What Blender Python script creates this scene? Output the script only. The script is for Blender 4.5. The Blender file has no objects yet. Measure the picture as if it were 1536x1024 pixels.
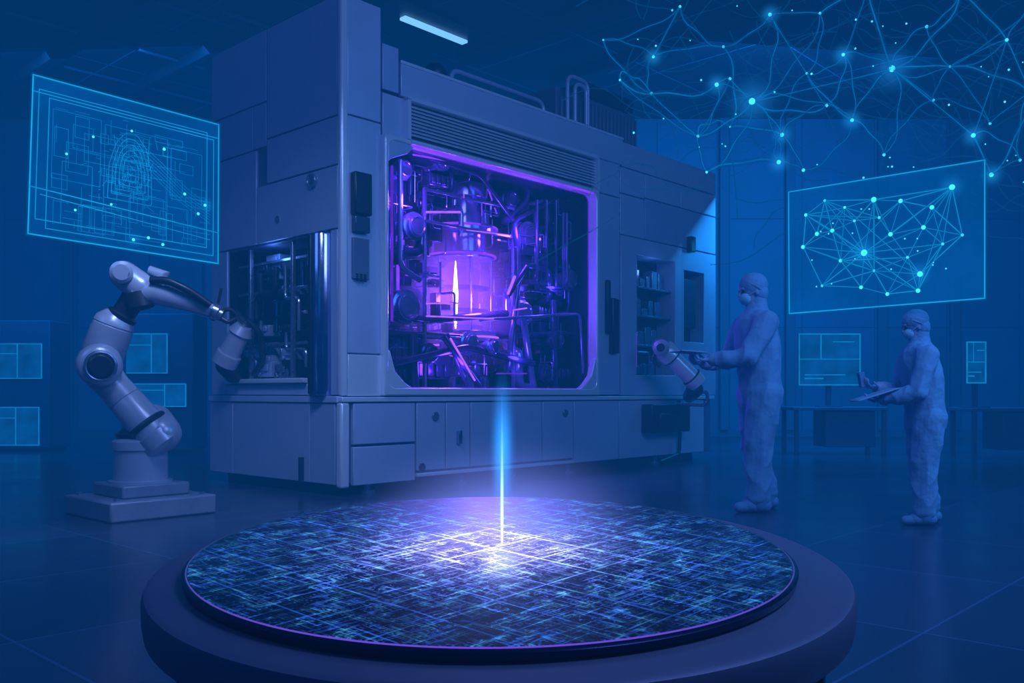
import bpy,bmesh,math,random
from mathutils import Vector,Matrix,Quaternion,noise as mnoise
random.seed(11)
S=bpy.context.scene
COL=S.collection
try:
    S.view_settings.view_transform='Standard'; S.view_settings.look='None'
except Exception: pass
F=1360.;HY=590.;CH=.95
def W(px,py,Y): return Vector(((px-768)/F*Y,Y,CH+(HY-py)/F*Y))
# ------------------------------------------------------------ materials
def newmat(n):
    m=bpy.data.materials.new(n);m.use_nodes=True;m.node_tree.nodes.clear();return m
class NT:
    def __init__(s,m): s.t=m.node_tree
    def n(s,ty,props=None,**inp):
        nd=s.t.nodes.new(ty)
        for k,v in (props or {}).items(): setattr(nd,k,v)
        for k,v in inp.items():
            key=int(k[1:]) if (k[0]=='i' and k[1:].isdigit()) else k.replace('_',' ')
            s.set(nd,key,v)
        return nd
    def set(s,nd,key,v):
        if isinstance(v,bpy.types.NodeSocket): s.t.links.new(v,nd.inputs[key])
        else: nd.inputs[key].default_value=v
    def m(s,op,a,b=0.0,clamp=False):
        nd=s.t.nodes.new('ShaderNodeMath');nd.operation=op;nd.use_clamp=clamp
        s.set(nd,0,a);s.set(nd,1,b);return nd.outputs[0]
    def mixc(s,f,a,b):
        nd=s.t.nodes.new('ShaderNodeMix');nd.data_type='RGBA'
        s.set(nd,0,f);s.set(nd,6,a);s.set(nd,7,b);return nd.outputs[2]
def c4(c): return (c[0],c[1],c[2],1)
def pmat(name,col,rough=.4,metal=0,var=.12,scale=6,emis=None,es=0,bump=0,bscale=30,coat=0,bdist=.02):
    m=newmat(name);t=NT(m)
    tc=t.n('ShaderNodeTexCoord').outputs['Object']
    no=t.n('ShaderNodeTexNoise',Vector=tc,Scale=scale,Detail=4.).outputs['Fac']
    a=c4([x*(1-var) for x in col]);b=c4([min(1,x*(1+var)) for x in col])
    bc=t.mixc(no,a,b)
    p=t.n('ShaderNodeBsdfPrincipled',Base_Color=bc,Metallic=metal)
    t.set(p,'Roughness',t.m('ADD',t.m('MULTIPLY',no,.15),max(0,rough-.07)))
    if coat: t.set(p,'Coat Weight',coat)
    if emis: t.set(p,'Emission Color',c4(emis));t.set(p,'Emission Strength',es)
    if bump:
        n2=t.n('ShaderNodeTexNoise',Vector=tc,Scale=bscale,Detail=5.).outputs['Fac']
        bp=t.n('ShaderNodeBump',Strength=bump,Distance=bdist,Height=n2)
        t.set(p,'Normal',bp.outputs[0])
    o=t.n('ShaderNodeOutputMaterial',Surface=p.outputs[0]);return m
def emat(name,col,st,alpha=1.,noise=0,nscale=5):
    m=newmat(name);t=NT(m)
    tc=t.n('ShaderNodeTexCoord').outputs['Object']
    no=t.n('ShaderNodeTexNoise',Vector=tc,Scale=nscale,Detail=3.).outputs['Fac']
    s=t.m('MULTIPLY',t.m('ADD',t.m('MULTIPLY',no,noise*2),1-noise),st)
    e=t.n('ShaderNodeEmission',Color=c4(col),Strength=s)
    sh=e.outputs[0]
    if alpha<1:
        tr=t.n('ShaderNodeBsdfTransparent')
        mx=t.n('ShaderNodeMixShader',i0=alpha,i1=tr.outputs[0],i2=sh);sh=mx.outputs[0]
    t.n('ShaderNodeOutputMaterial',Surface=sh);return m
def volmat(name,col,st,power=2.):
    m=newmat(name);t=NT(m)
    tc=t.n('ShaderNodeTexCoord').outputs['Object']
    L=t.n('ShaderNodeVectorMath',{'operation':'LENGTH'},i0=tc).outputs['Value']
    f=t.m('POWER',t.m('SUBTRACT',1.,L,True),power)
    e=t.n('ShaderNodeEmission',Color=c4(col),Strength=t.m('MULTIPLY',f,st))
    t.n('ShaderNodeOutputMaterial',Volume=e.outputs[0]);return m

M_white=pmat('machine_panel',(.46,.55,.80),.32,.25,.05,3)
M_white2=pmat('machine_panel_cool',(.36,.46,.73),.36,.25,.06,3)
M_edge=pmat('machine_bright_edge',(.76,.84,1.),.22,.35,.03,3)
M_body=pmat('machine_body',(.10,.14,.26),.5,.2,.1)
M_dark=pmat('dark_metal',(.03,.04,.075),.35,.6,.2)
M_black=pmat('black_plastic',(.008,.010,.022),.28,0,.2)
M_chrome=pmat('polished_metal',(.40,.46,.75),.16,1,.05)
M_steel=pmat('brushed_steel',(.30,.36,.54),.27,.8,.15,9)
M_pipe=pmat('chamber_steel',(.34,.26,.78),.14,.7,.35,9)
M_pipe2=pmat('chamber_dark_alloy',(.075,.045,.25),.14,.6,.5,9)
M_lining=pmat('chamber_lining',(.03,.018,.11),.22,.4,.6,4,bump=.5,bscale=9)
M_vio=emat('violet_light',(.17,.022,1.),2.6,noise=.6)
M_vio2=emat('violet_dim_light',(.14,.015,.8),1.,noise=.7,nscale=7)
M_core=emat('plasma_light',(.85,.62,1.),8)
M_mag=emat('lilac_light',(.42,.11,1.),2.0,noise=.6,nscale=8)
M_cyan=emat('hologram_line',(.01,.52,1.),1.25,noise=.25)
M_cyanf=emat('hologram_faint_line',(.005,.42,1.),1.0,alpha=.8,noise=.5)
M_node=emat('hologram_node',(.05,.75,1.),2.2)
M_pane=emat('hologram_pane',(.0,.145,.56),.78,alpha=.42,noise=.6,nscale=2.)
M_screen=emat('screen_glow',(.003,.17,.60),.75,noise=.9,nscale=3)
M_screenb=emat('screen_edge_glow',(.01,.42,1.),.95,noise=.5)
M_robot=pmat('robot_paint',(.42,.47,.64),.3,.2,.08,5,coat=.4)
M_robotd=pmat('robot_joint_dark',(.022,.028,.05),.35,.3,.2)
M_plate=pmat('robot_plinth_paint',(.19,.23,.35),.45,.1,.2,8,bump=.15)
M_suit=pmat('cleanroom_suit',(.15,.40,.70),.85,0,.12,4,bump=.6,bscale=9,bdist=.03)  # suit, skin and gear base colours carry the blue air haze
M_skin=pmat('skin',(.20,.34,.56),.55,0,.1,20)
M_glove=pmat('nitrile_glove',(.24,.48,.76),.5,0,.08,20)
M_cap=pmat('cleanroom_cap',(.14,.37,.66),.85,0,.1,10,bump=.5,bscale=30)
M_mask=pmat('face_mask',(.22,.62,.88),.8,0,.1,30)
M_boot=pmat('cleanroom_boot',(.11,.31,.58),.7,0,.1,10,bump=.4,bscale=20)
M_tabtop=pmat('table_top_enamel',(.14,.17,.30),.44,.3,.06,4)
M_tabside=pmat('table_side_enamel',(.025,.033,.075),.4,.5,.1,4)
M_wrim=pmat('wafer_rim_metal',(.03,.04,.12),.22,.9,.1)
# ------------------------------------------------------------ mesh builder
class MB:
    def __init__(s): s.bm=bmesh.new();s.mi=0
    def _f(s,vs):
        try:
            f=s.bm.faces.new(vs);f.material_index=s.mi;return f
        except ValueError: return None
    def box(s,x0,x1,y0,y1,z0,z1,M=None):
        P=[Vector(p) for p in((x0,y0,z0),(x1,y0,z0),(x1,y1,z0),(x0,y1,z0),(x0,y0,z1),(x1,y0,z1),(x1,y1,z1),(x0,y1,z1))]
        if M: P=[M@p for p in P]
        v=[s.bm.verts.new(p) for p in P]
        for q in((3,2,1,0),(4,5,6,7),(0,1,5,4),(1,2,6,5),(2,3,7,6),(3,0,4,7)): s._f([v[i] for i in q])
        return s
    def prism(s,pts,a,b,axis='y'):
        A=[s.bm.verts.new((p[0],a,p[1])) for p in pts];B=[s.bm.verts.new((p[0],b,p[1])) for p in pts]
        n=len(pts)
        s._f(A[::-1]) ;s._f(B)
        for i in range(n): s._f([A[i],A[(i+1)%n],B[(i+1)%n],B[i]])
        return s
    def ring(s,outer,inner,a,b):
        n=len(outer)
        oa=[s.bm.verts.new((p[0],a,p[1])) for p in outer];ob=[s.bm.verts.new((p[0],b,p[1])) for p in outer]
        ia=[s.bm.verts.new((p[0],a,p[1])) for p in inner];ib=[s.bm.verts.new((p[0],b,p[1])) for p in inner]
        for i in range(n):
            j=(i+1)%n
            s._f([oa[i],oa[j],ia[j],ia[i]]);s._f([ob[j],ob[i],ib[i],ib[j]])
            s._f([oa[j],oa[i],ob[i],ob[j]]);s._f([ia[i],ia[j],ib[j],ib[i]])
        return s
    def sweep(s,pts,rads,seg=12,cap=True):
        pts=[Vector(p) for p in pts]
        n=len(pts);rings=[]
        t0=(pts[1]-pts[0]).normalized()
        up=Vector((0,0,1)) if abs(t0.z)<.9 else Vector((1,0,0))
        nrm=(up-t0*up.dot(t0)).normalized()
        for i in range(n):
            if i==0:t=pts[1]-pts[0]
            elif i==n-1:t=pts[-1]-pts[-2]
            else:
                t=(pts[i+1]-pts[i]).normalized()+(pts[i]-pts[i-1]).normalized()
            if t.length<1e-9:t=t0.copy()
            t.normalize()
            nrm=(nrm-t*nrm.dot(t))
            if nrm.length<1e-6:nrm=t.orthogonal()
            nrm.normalize();bi=t.cross(nrm)
            r=rads[i] if hasattr(rads,'__len__') else rads
            rings.append([s.bm.verts.new(pts[i]+(nrm*math.cos(2*math.pi*k/seg)+bi*math.sin(2*math.pi*k/seg))*r) for k in range(seg)])
        for i in range(n-1):
            for k in range(seg):
                s._f([rings[i][k],rings[i][(k+1)%seg],rings[i+1][(k+1)%seg],rings[i+1][k]])
        if cap: s._f(rings[0][::-1]);s._f(rings[-1])
        return s
    def cyl(s,p0,p1,r0,r1=None,seg=24): return s.sweep([p0,p1],[r0,r0 if r1 is None else r1],seg)
    def turned(s,p0,p1,prof,seg=32):
        p0=Vector(p0);p1=Vector(p1);d=p1-p0
        dn=d.normalized();nrm=dn.orthogonal().normalized();bi=dn.cross(nrm);R=[]
        for t,r in prof:
            c=p0+d*t;R.append([s.bm.verts.new(c+(nrm*math.cos(2*math.pi*k/seg)+bi*math.sin(2*math.pi*k/seg))*max(r,1e-4)) for k in range(seg)])
        for i in range(len(R)-1):
            for k in range(seg): s._f([R[i][k],R[i][(k+1)%seg],R[i+1][(k+1)%seg],R[i+1][k]])
        s._f(R[0][::-1]);s._f(R[-1]);return s
    def tube(s,pts,r,seg=10,bend=None):
        pts=[Vector(p) for p in pts];out=[pts[0]];b=bend if bend else r*3
        for i in range(1,len(pts)-1):
            a,c,d=pts[i-1],pts[i],pts[i+1]
            l=min(b,(c-a).length*.45,(d-c).length*.45)
            A=c+(a-c).normalized()*l;D=c+(d-c).normalized()*l
            for k in range(6):
                t=k/5;out.append(A*(1-t)**2+c*2*t*(1-t)+D*t*t)
        out.append(pts[-1]);return s.sweep(out,r,seg)
    def ell(s,c,r,M=None,seg=20,ri=12):
        c=Vector(c);r=(r,r,r) if not hasattr(r,'__len__') else r
        R=[]
        def tr(p):
            p=Vector((p[0]*r[0],p[1]*r[1],p[2]*r[2]))
            if M:p=M@p
            return s.bm.verts.new(c+p)
        t=tr((0,0,1));b=tr((0,0,-1))
        for i in range(1,ri):
            th=math.pi*i/ri
            R.append([tr((math.sin(th)*math.cos(2*math.pi*k/seg),math.sin(th)*math.sin(2*math.pi*k/seg),math.cos(th))) for k in range(seg)])
        for k in range(seg):
            s._f([t,R[0][k],R[0][(k+1)%seg]]);s._f([b,R[-1][(k+1)%seg],R[-1][k]])
        for i in range(len(R)-1):
            for k in range(seg): s._f([R[i][k],R[i+1][k],R[i+1][(k+1)%seg],R[i][(k+1)%seg]])
        return s
    def caps(s,p0,r0,p1,r1,seg=14):
        p0=Vector(p0);p1=Vector(p1);d=(p1-p0)
        L=d.length
        if L<1e-6:return s.ell(p0,r0)
        dn=d/L;pts=[];rr=[]
        for k in range(5):
            a=math.pi/2*(k/5.);pts.append(p0-dn*r0*math.cos(a));rr.append(max(r0*math.sin(a),r0*.06))
        pts.append(p0);rr.append(r0);pts.append(p1);rr.append(r1)
        for k in range(1,6):
            a=math.pi/2*(k/5.);pts.append(p1+dn*r1*math.sin(a));rr.append(max(r1*math.cos(a),r1*.06))
        return s.sweep(pts,rr,seg)
    def torus(s,c,axis,R,r,seg=32,sg=8):
        c=Vector(c);ax=Vector(axis).normalized();u=ax.orthogonal().normalized();v=ax.cross(u);rg=[]
        for i in range(seg):
            a=2*math.pi*i/seg;d=u*math.cos(a)+v*math.sin(a)
            rg.append([s.bm.verts.new(c+d*(R+r*math.cos(2*math.pi*k/sg))+ax*r*math.sin(2*math.pi*k/sg)) for k in range(sg)])
        for i in range(seg):
            for k in range(sg): s._f([rg[i][k],rg[i][(k+1)%sg],rg[(i+1)%seg][(k+1)%sg],rg[(i+1)%seg][k]])
        return s
    def mesh(s,name,mats,sharp=35,recalc=True):
        if recalc:bmesh.ops.recalc_face_normals(s.bm,faces=s.bm.faces)
        for f in s.bm.faces:f.smooth=True
        for e in s.bm.edges:
            if len(e.link_faces)==2 and e.calc_face_angle(0)>math.radians(sharp): e.smooth=False
        me=bpy.data.meshes.new(name);s.bm.to_mesh(me);s.bm.free()
        for m in (mats if isinstance(mats,(list,tuple)) else [mats]): me.materials.append(m)
        return me
    def obj(s,name,mats,parent=None,bevel=0,sharp=35,loc=None,rot=None,scale=None):
        return mk(name,s.mesh(name,mats,sharp),parent,bevel,loc,rot,scale)
def mk(name,me,parent=None,bevel=0,loc=None,rot=None,scale=None):
    o=bpy.data.objects.new(name,me);COL.objects.link(o)
    if parent:o.parent=parent
    if loc is not None:o.location=loc
    if rot is not None:o.rotation_euler=rot
    if scale is not None:o.scale=scale
    if bevel:
        b=o.modifiers.new('bevel','BEVEL');b.width=bevel;b.segments=2;b.limit_method='ANGLE';b.angle_limit=math.radians(40)
    return o
def top(o,label,cat,group=None):
    o['label']=label;o['category']=cat
    if group:o['group']=group
    return o
def empty(name,loc=(0,0,0),rz=0,label='',cat='',group=None):
    o=bpy.data.objects.new(name,None);COL.objects.link(o);o.location=loc;o.rotation_euler=(0,0,rz);o.empty_display_size=.2
    return top(o,label,cat,group)
def lamp(kind,name,loc,energy,col,size=.2,target=None,spread=None):
    l=bpy.data.lights.new(name,kind);l.energy=energy;l.color=col
    if kind=='AREA': l.size=size
    else: l.shadow_soft_size=size
    if spread and kind=='AREA': l.spread=spread
    o=bpy.data.objects.new(name,l);COL.objects.link(o);o.location=loc
    if target is not None:
        o.rotation_euler=(Vector(target)-Vector(loc)).to_track_quat('-Z','Y').to_euler()
    return o
# ------------------------------------------------------------ world
w=bpy.data.worlds.new('world');S.world=w;w.use_nodes=True;w.node_tree.nodes.clear();t=NT(w)
bg=t.n('ShaderNodeBackground',Color=(.01,.05,.2,1),Strength=.3)
SIG=.060;CF=(.001,.050,.205)
ab=t.n('ShaderNodeVolumeAbsorption',Color=(0,0,0,1),Density=SIG)
em=t.n('ShaderNodeEmission',Color=c4(CF),Strength=SIG)
ad=t.n('ShaderNodeAddShader',i0=ab.outputs[0],i1=em.outputs[0])
t.n('ShaderNodeOutputWorld',Surface=bg.outputs[0],Volume=ad.outputs[0])
# ------------------------------------------------------------ room
ANG=math.atan2(.7333,.68)
RX0,RX1,RY0,RY1,RH=-12.5,12.5,-3.,20.,7.
def struct(o): o['kind']='structure';return o
def gridmat(name,base,line,scale,rough,metal=0,lw=.012,rot=0,noise=.3,spec=.5,axes='XY',emis=0,var=.35):
    m=newmat(name);t=NT(m);tc=t.n('ShaderNodeTexCoord').outputs['Object']
    r={'XY':(0,0,rot),'XZ':(math.radians(90),0,0),'YZ':(math.radians(90),math.radians(0),math.radians(90))}[axes]
    mp=t.n('ShaderNodeMapping',{'vector_type':'TEXTURE'},Vector=tc,Rotation=r).outputs[0]
    br=t.n('ShaderNodeTexBrick',{'offset':0.0},Vector=mp,Scale=1./scale[0],Mortar_Size=lw,Mortar_Smooth=.3,Brick_Width=1.,Row_Height=scale[1]/scale[0],Color1=(0,0,0,1),Color2=(1,1,1,1))
    no=t.n('ShaderNodeTexNoise',Vector=tc,Scale=1.3,Detail=6.).outputs['Fac']
    c=t.mixc(no,c4([x*(1-noise) for x in base]),c4([x*(1+noise) for x in base]))
    c=t.mixc(t.m('MULTIPLY',br.outputs['Color'],var),c,c4([x*1.8 for x in base]))
    c=t.mixc(br.outputs['Fac'],c,c4(line))
    p=t.n('ShaderNodeBsdfPrincipled',Base_Color=c,Metallic=metal)
    t.set(p,'Roughness',t.m('ADD',t.m('MULTIPLY',no,.25),rough-.1))
    t.set(p,'Specular IOR Level',spec)
    bp=t.n('ShaderNodeBump',Strength=.4,Distance=.01,Height=t.m('SUBTRACT',1.,br.outputs['Fac']))
    t.set(p,'Normal',bp.outputs[0])
    t.n('ShaderNodeOutputMaterial',Surface=p.outputs[0]);return m
M_floor=gridmat('floor_tile',(.020,.030,.068),(.05,.11,.24),(1.25,1.25),.20,0,.0065,ANG,.4,.8,var=.9)
M_wall=gridmat('wall_panel',(.025,.13,.30),(.015,.08,.20),(1.6,2.4),.55,0,.010,0,.45,axes='XZ')
M_wallx=gridmat('wall_panel_side',(.025,.10,.24),(.01,.05,.13),(1.6,2.4),.55,0,.012,0,.45,axes='YZ')
M_ceil=gridmat('ceiling_tile',(.022,.034,.075),(.10,.26,.48),(2.4,2.4),.6,0,.007,ANG,.4)
M_beam=pmat('painted_steel_blue',(.03,.12,.26),.6,.1)
M_cbeam=pmat('ceiling_beam_dark',(.018,.04,.085),.6,.1)
struct(MB().box(RX0,RX1,RY0,RY1,-.1,0).obj('floor',M_floor))
struct(MB().box(RX0,RX1,RY0,RY1,RH,RH+.1).obj('ceiling',M_ceil))
struct(MB().box(RX0-.1,RX1+.1,RY1,RY1+.1,-.1,RH+.1).obj('wall_back',M_wall))
struct(MB().box(RX0-.1,RX1+.1,RY0-.1,RY0,-.1,RH+.1).obj('wall_front',M_wall))
struct(MB().box(RX0-.1,RX0,RY0,RY1,-.1,RH+.1).obj('wall_left',M_wallx))
struct(MB().box(RX1,RX1+.1,RY0,RY1,-.1,RH+.1).obj('wall_right',M_wallx))
struct(MB().box(RX0,RX1,RY1-.03,RY1,0,.15).obj('baseboard_back',M_beam))
k=1
for px in (95,292,1090,1190,1330,1440,1560):
    X=(px-768)/F*19.7
    struct(MB().box(X-.10,X+.10,19.88,20,.15,RH).obj('trim_%d'%k,M_beam,bevel=.01));k+=1
u=Vector((.68,.7333,0));v=Vector((-.7333,.68,0))
def beam(p,d,L,wd=.09,h=.16,m_=None):
    global k
    Mx=Matrix.Translation(p)@Matrix.Rotation(math.atan2(d.y,d.x),4,'Z')
    struct(MB().box(-L/2,L/2,-wd/2,wd/2,-h,0,Mx).obj('trim_%d'%k,m_ or M_cbeam,bevel=.01));k+=1
M_beam2=pmat('ceiling_beam_bright',(.06,.16,.30),.4,.3)
for px,py in ((150,35),(260,95),(40,100),(860,20),(1000,60)):
    kz=(HY-py)/F;Y=(RH-CH)/kz
    beam(Vector(((px-768)/F*Y,Y,RH)),v,5.2,.12,.2)
for px,py in ((170,60),(330,30),(470,60),(230,130)):
    kz=(HY-py)/F;Y=(RH-CH)/kz
    beam(Vector(((px-768)/F*Y,Y,RH-.02)),u,3.4,.035,.05,M_beam2)
p0=Vector((-1.74,14.4,RH));p1=Vector((-.80,15.42,RH));mid=(p0+p1)/2;dr=(p1-p0);a=math.atan2(dr.y,dr.x);L=dr.length
cl=empty('ceiling_light',mid,a,'long rectangular recessed ceiling light glowing cool white-blue','ceiling light')
MB().box(-L/2-.5,L/2+.9,-.45,.75,-.06,0).obj('housing',M_dark,cl,.01)
MB().box(-L/2,L/2,-.07,.07,-.11,-.062).obj('diffuser',emat('cool_tube_light',(.22,.62,1.),2.4),cl,.01)
# ------------------------------------------------------------ machine
C=Vector((-1.563,8.335,0))
Rm=Matrix.Rotation(ANG,4,'Z');Minv=(Matrix.Translation(C)@Rm).inverted()
cam0=Minv@Vector((0,0,CH))
def mray(px,py):
    d=Vector(((px-768)/F,1,(HY-py)/F));return (Minv.to_3x3()@d)
def FP(px,py,dep=0):
    d=mray(px,py);tt=(dep-cam0.y)/d.y;return cam0+d*tt
def LP(px,py,dep=0):
    d=mray(px,py);tt=(dep-cam0.x)/d.x;return cam0+d*tt
fs=lambda px:FP(px,500).x
fz=lambda px,py:FP(px,py).z
lt=lambda px:LP(px,500).y
lz=lambda px,py:LP(px,py).z
mach=empty('lithography_machine',C,ANG,'huge pale blue-white semiconductor lithography machine with open glowing violet chamber','industrial machine')
XE=fs(1072);D=2.32
x0c,x1c=fs(570),fs(891)
b=MB()
b.box(0,x0c,0,.46,.93,4.64)
b.box(0,x0c,.46,D,2.45,4.64)
b.box(0,x0c,1.99,D,.93,2.45)
b.box(.40,x0c,.46,1.99,.93,2.45)
b.box(0,x0c,.46,1.99,.93,1.08)
b.box(x0c,x1c,0.02,D,3.84,4.19)
b.box(x0c,x1c,1.45,D,.93,3.84)
b.box(x0c,x1c,.06,1.45,3.40,3.84)
b.box(x0c,x1c,.0,1.45,.88,.97)
b.box(x1c,XE,.30,D,.88,4.16)
b.box(x0c,x0c+.12,0.02,1.0,3.36,4.19)
b.obj('body',M_body,mach,.012)
ZB=.12
MB().box(.0,XE-.12,.0,D,ZB,.90).obj('base_cabinet_body',M_body,mach,.01)
MB().box(.12,XE-.35,.16,D-.1,0,ZB).obj('toe_kick',M_black,mach)
G=.007
def fpan(name,s0,s1,z0,z1,th=.025,mat=M_white,dep=0.,bev=.006):
    return MB().box(s0+G,s1-G,dep-th,dep+.004,z0+G,z1-G).obj(name,mat,mach,bev)
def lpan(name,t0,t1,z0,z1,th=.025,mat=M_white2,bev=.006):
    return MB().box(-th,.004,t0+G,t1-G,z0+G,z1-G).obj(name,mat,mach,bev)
zc=fz(520,172)
fpan('panel',.04,x0c,zc,4.63,.022)
fpan('panel',.04,x0c,fz(520,530),zc,.022)
fpan('panel',.04,x0c,.92,fz(520,530),.03,M_edge)
MB().box(-.032,.045,-.035,.03,.93,4.63).obj('corner_highlight_strip',M_edge,mach,.018)  # added strips; pale paint stands in for the corner's edge highlight
MB().box(-.05,.05,-.055,.03,.08,.865).obj('corner_highlight_strip',M_edge,mach,.02)
cu=MB().box(fs(523),fs(549),-.10,-.02,fz(523,322),fz(523,258)).obj('control_unit',M_black,mach,.015)
MB().box(fs(525),fs(547),-.085,-.02,fz(523,348),fz(523,324)).obj('control_screen',pmat('dark_glass',(.03,.06,.12),.1,0),mach,.008)
MB().box(fs(525),fs(549),-.05,-.02,fz(523,418),fz(523,356)).obj('keypad_plate',M_body,mach,.006)
kp=MB()
for i in range(3):
    for j in range(4): kp.box(fs(525)+.03+i*.045,fs(525)+.055+i*.045,-.06,-.045,fz(523,428)+.02+j*.02+.02,fz(523,428)+.032+j*.02+.02)
kp.obj('keypad_button',M_black,mach)
fpan('header_panel',fs(596),fs(930),3.83,4.18,.05)
fpan('header_side_panel',x0c,fs(604),3.40,3.83,.03)
fpan('header_cap',x0c,fs(596),3.85,4.30,.03,M_white2)
MB().box(fs(596),fs(930),-.062,-.045,4.15,4.18).obj('header_edge',M_edge,mach,.005)
vs0,vs1=fs(607),fs(887)
b=MB();b.box(vs0-.04,vs0,-.10,.06,3.42,3.82);b.box(vs1,vs1+.04,-.10,.06,3.42,3.82);b.box(vs0-.04,vs1+.04,-.10,.06,3.80,3.835)
n=9
for i in range(n):
    z=3.49+i*.034
    Mx=Matrix.Translation((0,-.045,z))@Matrix.Rotation(math.radians(35),4,'X')
    b.box(vs0,vs1,-.022,.022,-.006,.006,Mx)
b.obj('vent_grille',M_edge,mach)
MB().box(vs0,vs1,-.005,.06,3.44,3.80).obj('vent_backing',M_black,mach)
Mx=Matrix.Translation((0,-.05,3.42))@Matrix.Rotation(math.radians(25),4,'X')
MB().box(vs0,vs1,-.06,.07,-.02,.02,Mx).obj('hood_lip',M_edge,mach,.006)
MB().caps((vs0+.03,-.075,3.375),.014,(vs1-.03,-.075,3.375),.014,8).obj('hood_light',M_vio,mach)
def octo(a0,a1,b0,b1,c,n_=4):
    out=[]
    for (cx_,cz_,s0) in ((a1-c,b0+c,-90),(a1-c,b1-c,0),(a0+c,b1-c,90),(a0+c,b0+c,180)):
        for i in range(n_):
            a_=math.radians(s0+90*i/(n_-1));out.append((cx_+c*math.cos(a_),cz_+c*math.sin(a_)))
    return out
def rectlike(pts,a0,a1,b0,b1):
    out=[];n_=len(pts)//4
    cor=[(a1,b0),(a1,b1),(a0,b1),(a0,b0)]
    for q in range(4):
        for i in range(n_):
            f_=i/(n_-1);p0_=pts[q*n_];p1_=pts[q*n_+n_-1]
            A_=[(p0_[0],b0),(a1,p0_[1]),(p0_[0],b1),(a0,p0_[1])][q]
            B_=[(a1,p1_[1]),(p1_[0],b1),(a0,p1_[1]),(p1_[0],b0)][q]
            K_=cor[q];g=f_*2
            out.append((A_[0]+(K_[0]-A_[0])*g,A_[1]+(K_[1]-A_[1])*g) if g<=1 else (K_[0]+(B_[0]-K_[0])*(g-1),K_[1]+(B_[1]-K_[1])*(g-1)))
    return out
fa0,fa1,fb0,fb1=x0c+.035,x1c-.06,1.005,3.375
wi=octo(fa0,fa1,fb0,fb1,.09,5)
wo=rectlike(wi,x0c-.01,x1c,.93,3.42)
MB().ring(wo,wi,-.09,.05).obj('window_frame',M_edge,mach,.012)
pts=[Vector((p[0],.04,p[1])) for p in octo(fa0+.002,fa1-.002,fb0+.002,fb1-.002,.09,5)]
MB().tube(pts+[pts[0]],.007,8,.02).obj('light_strip',M_vio2,mach)
for sx,px in((1,fa0),(-1,fa1)):
    b=MB();b.prism([(px,fb0),(px+sx*.30,fb0),(px+sx*.20,fb0+.06),(px+sx*.09,fb0+.16),(px+sx*.03,fb0+.34),(px,fb0+.38)][::1],-.08,.0)
    b.obj('corner_gusset',M_edge,mach,.01)
b=MB();px=fa0;b.prism([(px,fb1),(px+.34,fb1),(px+.24,fb1-.10),(px+.04,fb1-.18),(px,fb1-.22)],-.08,.0);b.obj('corner_gusset',M_white,mach,.01)
# chamber
b=MB();b.box(x0c+.001,x1c-.001,1.40,1.45,.97,3.40);b.box(x0c+.001,x0c+.03,.05,1.45,.97,3.40);b.box(x1c-.03,x1c-.001,.05,1.45,.97,3.40)
b.box(x0c,x1c,.05,1.45,.97,1.0);b.box(x0c,x1c,.05,1.45,3.37,3.40)
cham=b.obj('process_chamber',M_lining,mach)
def cpart(b,name,mat,bev=0): return b.obj(name,mat,cham,bev)
cc=FP(690,410,.75);cx,cz=cc.x,cc.z;cy=.75
b=MB();b.turned((cx,cy,1.0),(cx,cy,3.3),[(0,.34),(.06,.34),(.07,.26),(.16,.26),(.17,.44),(.20,.44),(.21,.30),(.25,.30),(.26,.46),(.285,.46),(.29,.2)],40)
cpart(b,'lower_vessel',M_pipe,.005)
b=MB();b.turned((cx,cy,2.45),(cx,cy,3.34),[(0,.2),(.04,.40),(.10,.40),(.12,.30),(.35,.30),(.37,.42),(.43,.42),(.45,.25),(.8,.22),(.82,.32),(.9,.32),(1,.32)],40)
cpart(b,'upper_vessel',M_pipe,.005)
for i in range(6):
    a=i/6*2*math.pi+.1
    cpart(MB().cyl((cx+.36*math.cos(a),cy+.36*math.sin(a),1.6),(cx+.36*math.cos(a),cy+.36*math.sin(a),2.5),.016,seg=12),'tie_rod',M_pipe)
p=FP(677,410,.5)
cpart(MB().turned((p.x-.05,.38,1.66),(p.x-.05,.38,2.40),[(0,.006),(.1,.016),(.5,.030),(.85,.014),(1,.004)],16),'plasma_tube',M_core)
M_inner=emat('inner_tube_glow',(.20,.045,1.),1.1,noise=.9,nscale=6)
cpart(MB().turned((cx,cy,1.60),(cx,cy,2.46),[(0,.10),(.08,.30),(.14,.30),(.16,.2),(.3,.2),(.32,.33),(.36,.33),(.38,.2),(.6,.22),(.62,.35),(.66,.35),(.68,.22),(.9,.24),(1,.12)],36),'inner_tube',M_inner)
for z,R in((1.585,.465),(1.49,.45),(2.52,.41),(2.84,.43)):
    cpart(MB().torus((cx,cy,z),(0,0,1),R,.012,48,8),'glow_ring',M_mag if z<1.6 else M_vio)
fa,fb=FP(636,400,.3),FP(760,400,.3)
b=MB()
for xx in(fa.x,fb.x+.1): b.box(xx-.014,xx+.014,.27,.31,1.0,3.1)
for zz in(1.55,2.75,3.08): b.box(fa.x-.014,fb.x+.114,.27,.31,zz-.014,zz+.014)
cpart(b,'support_frame',M_pipe,.004)
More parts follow.
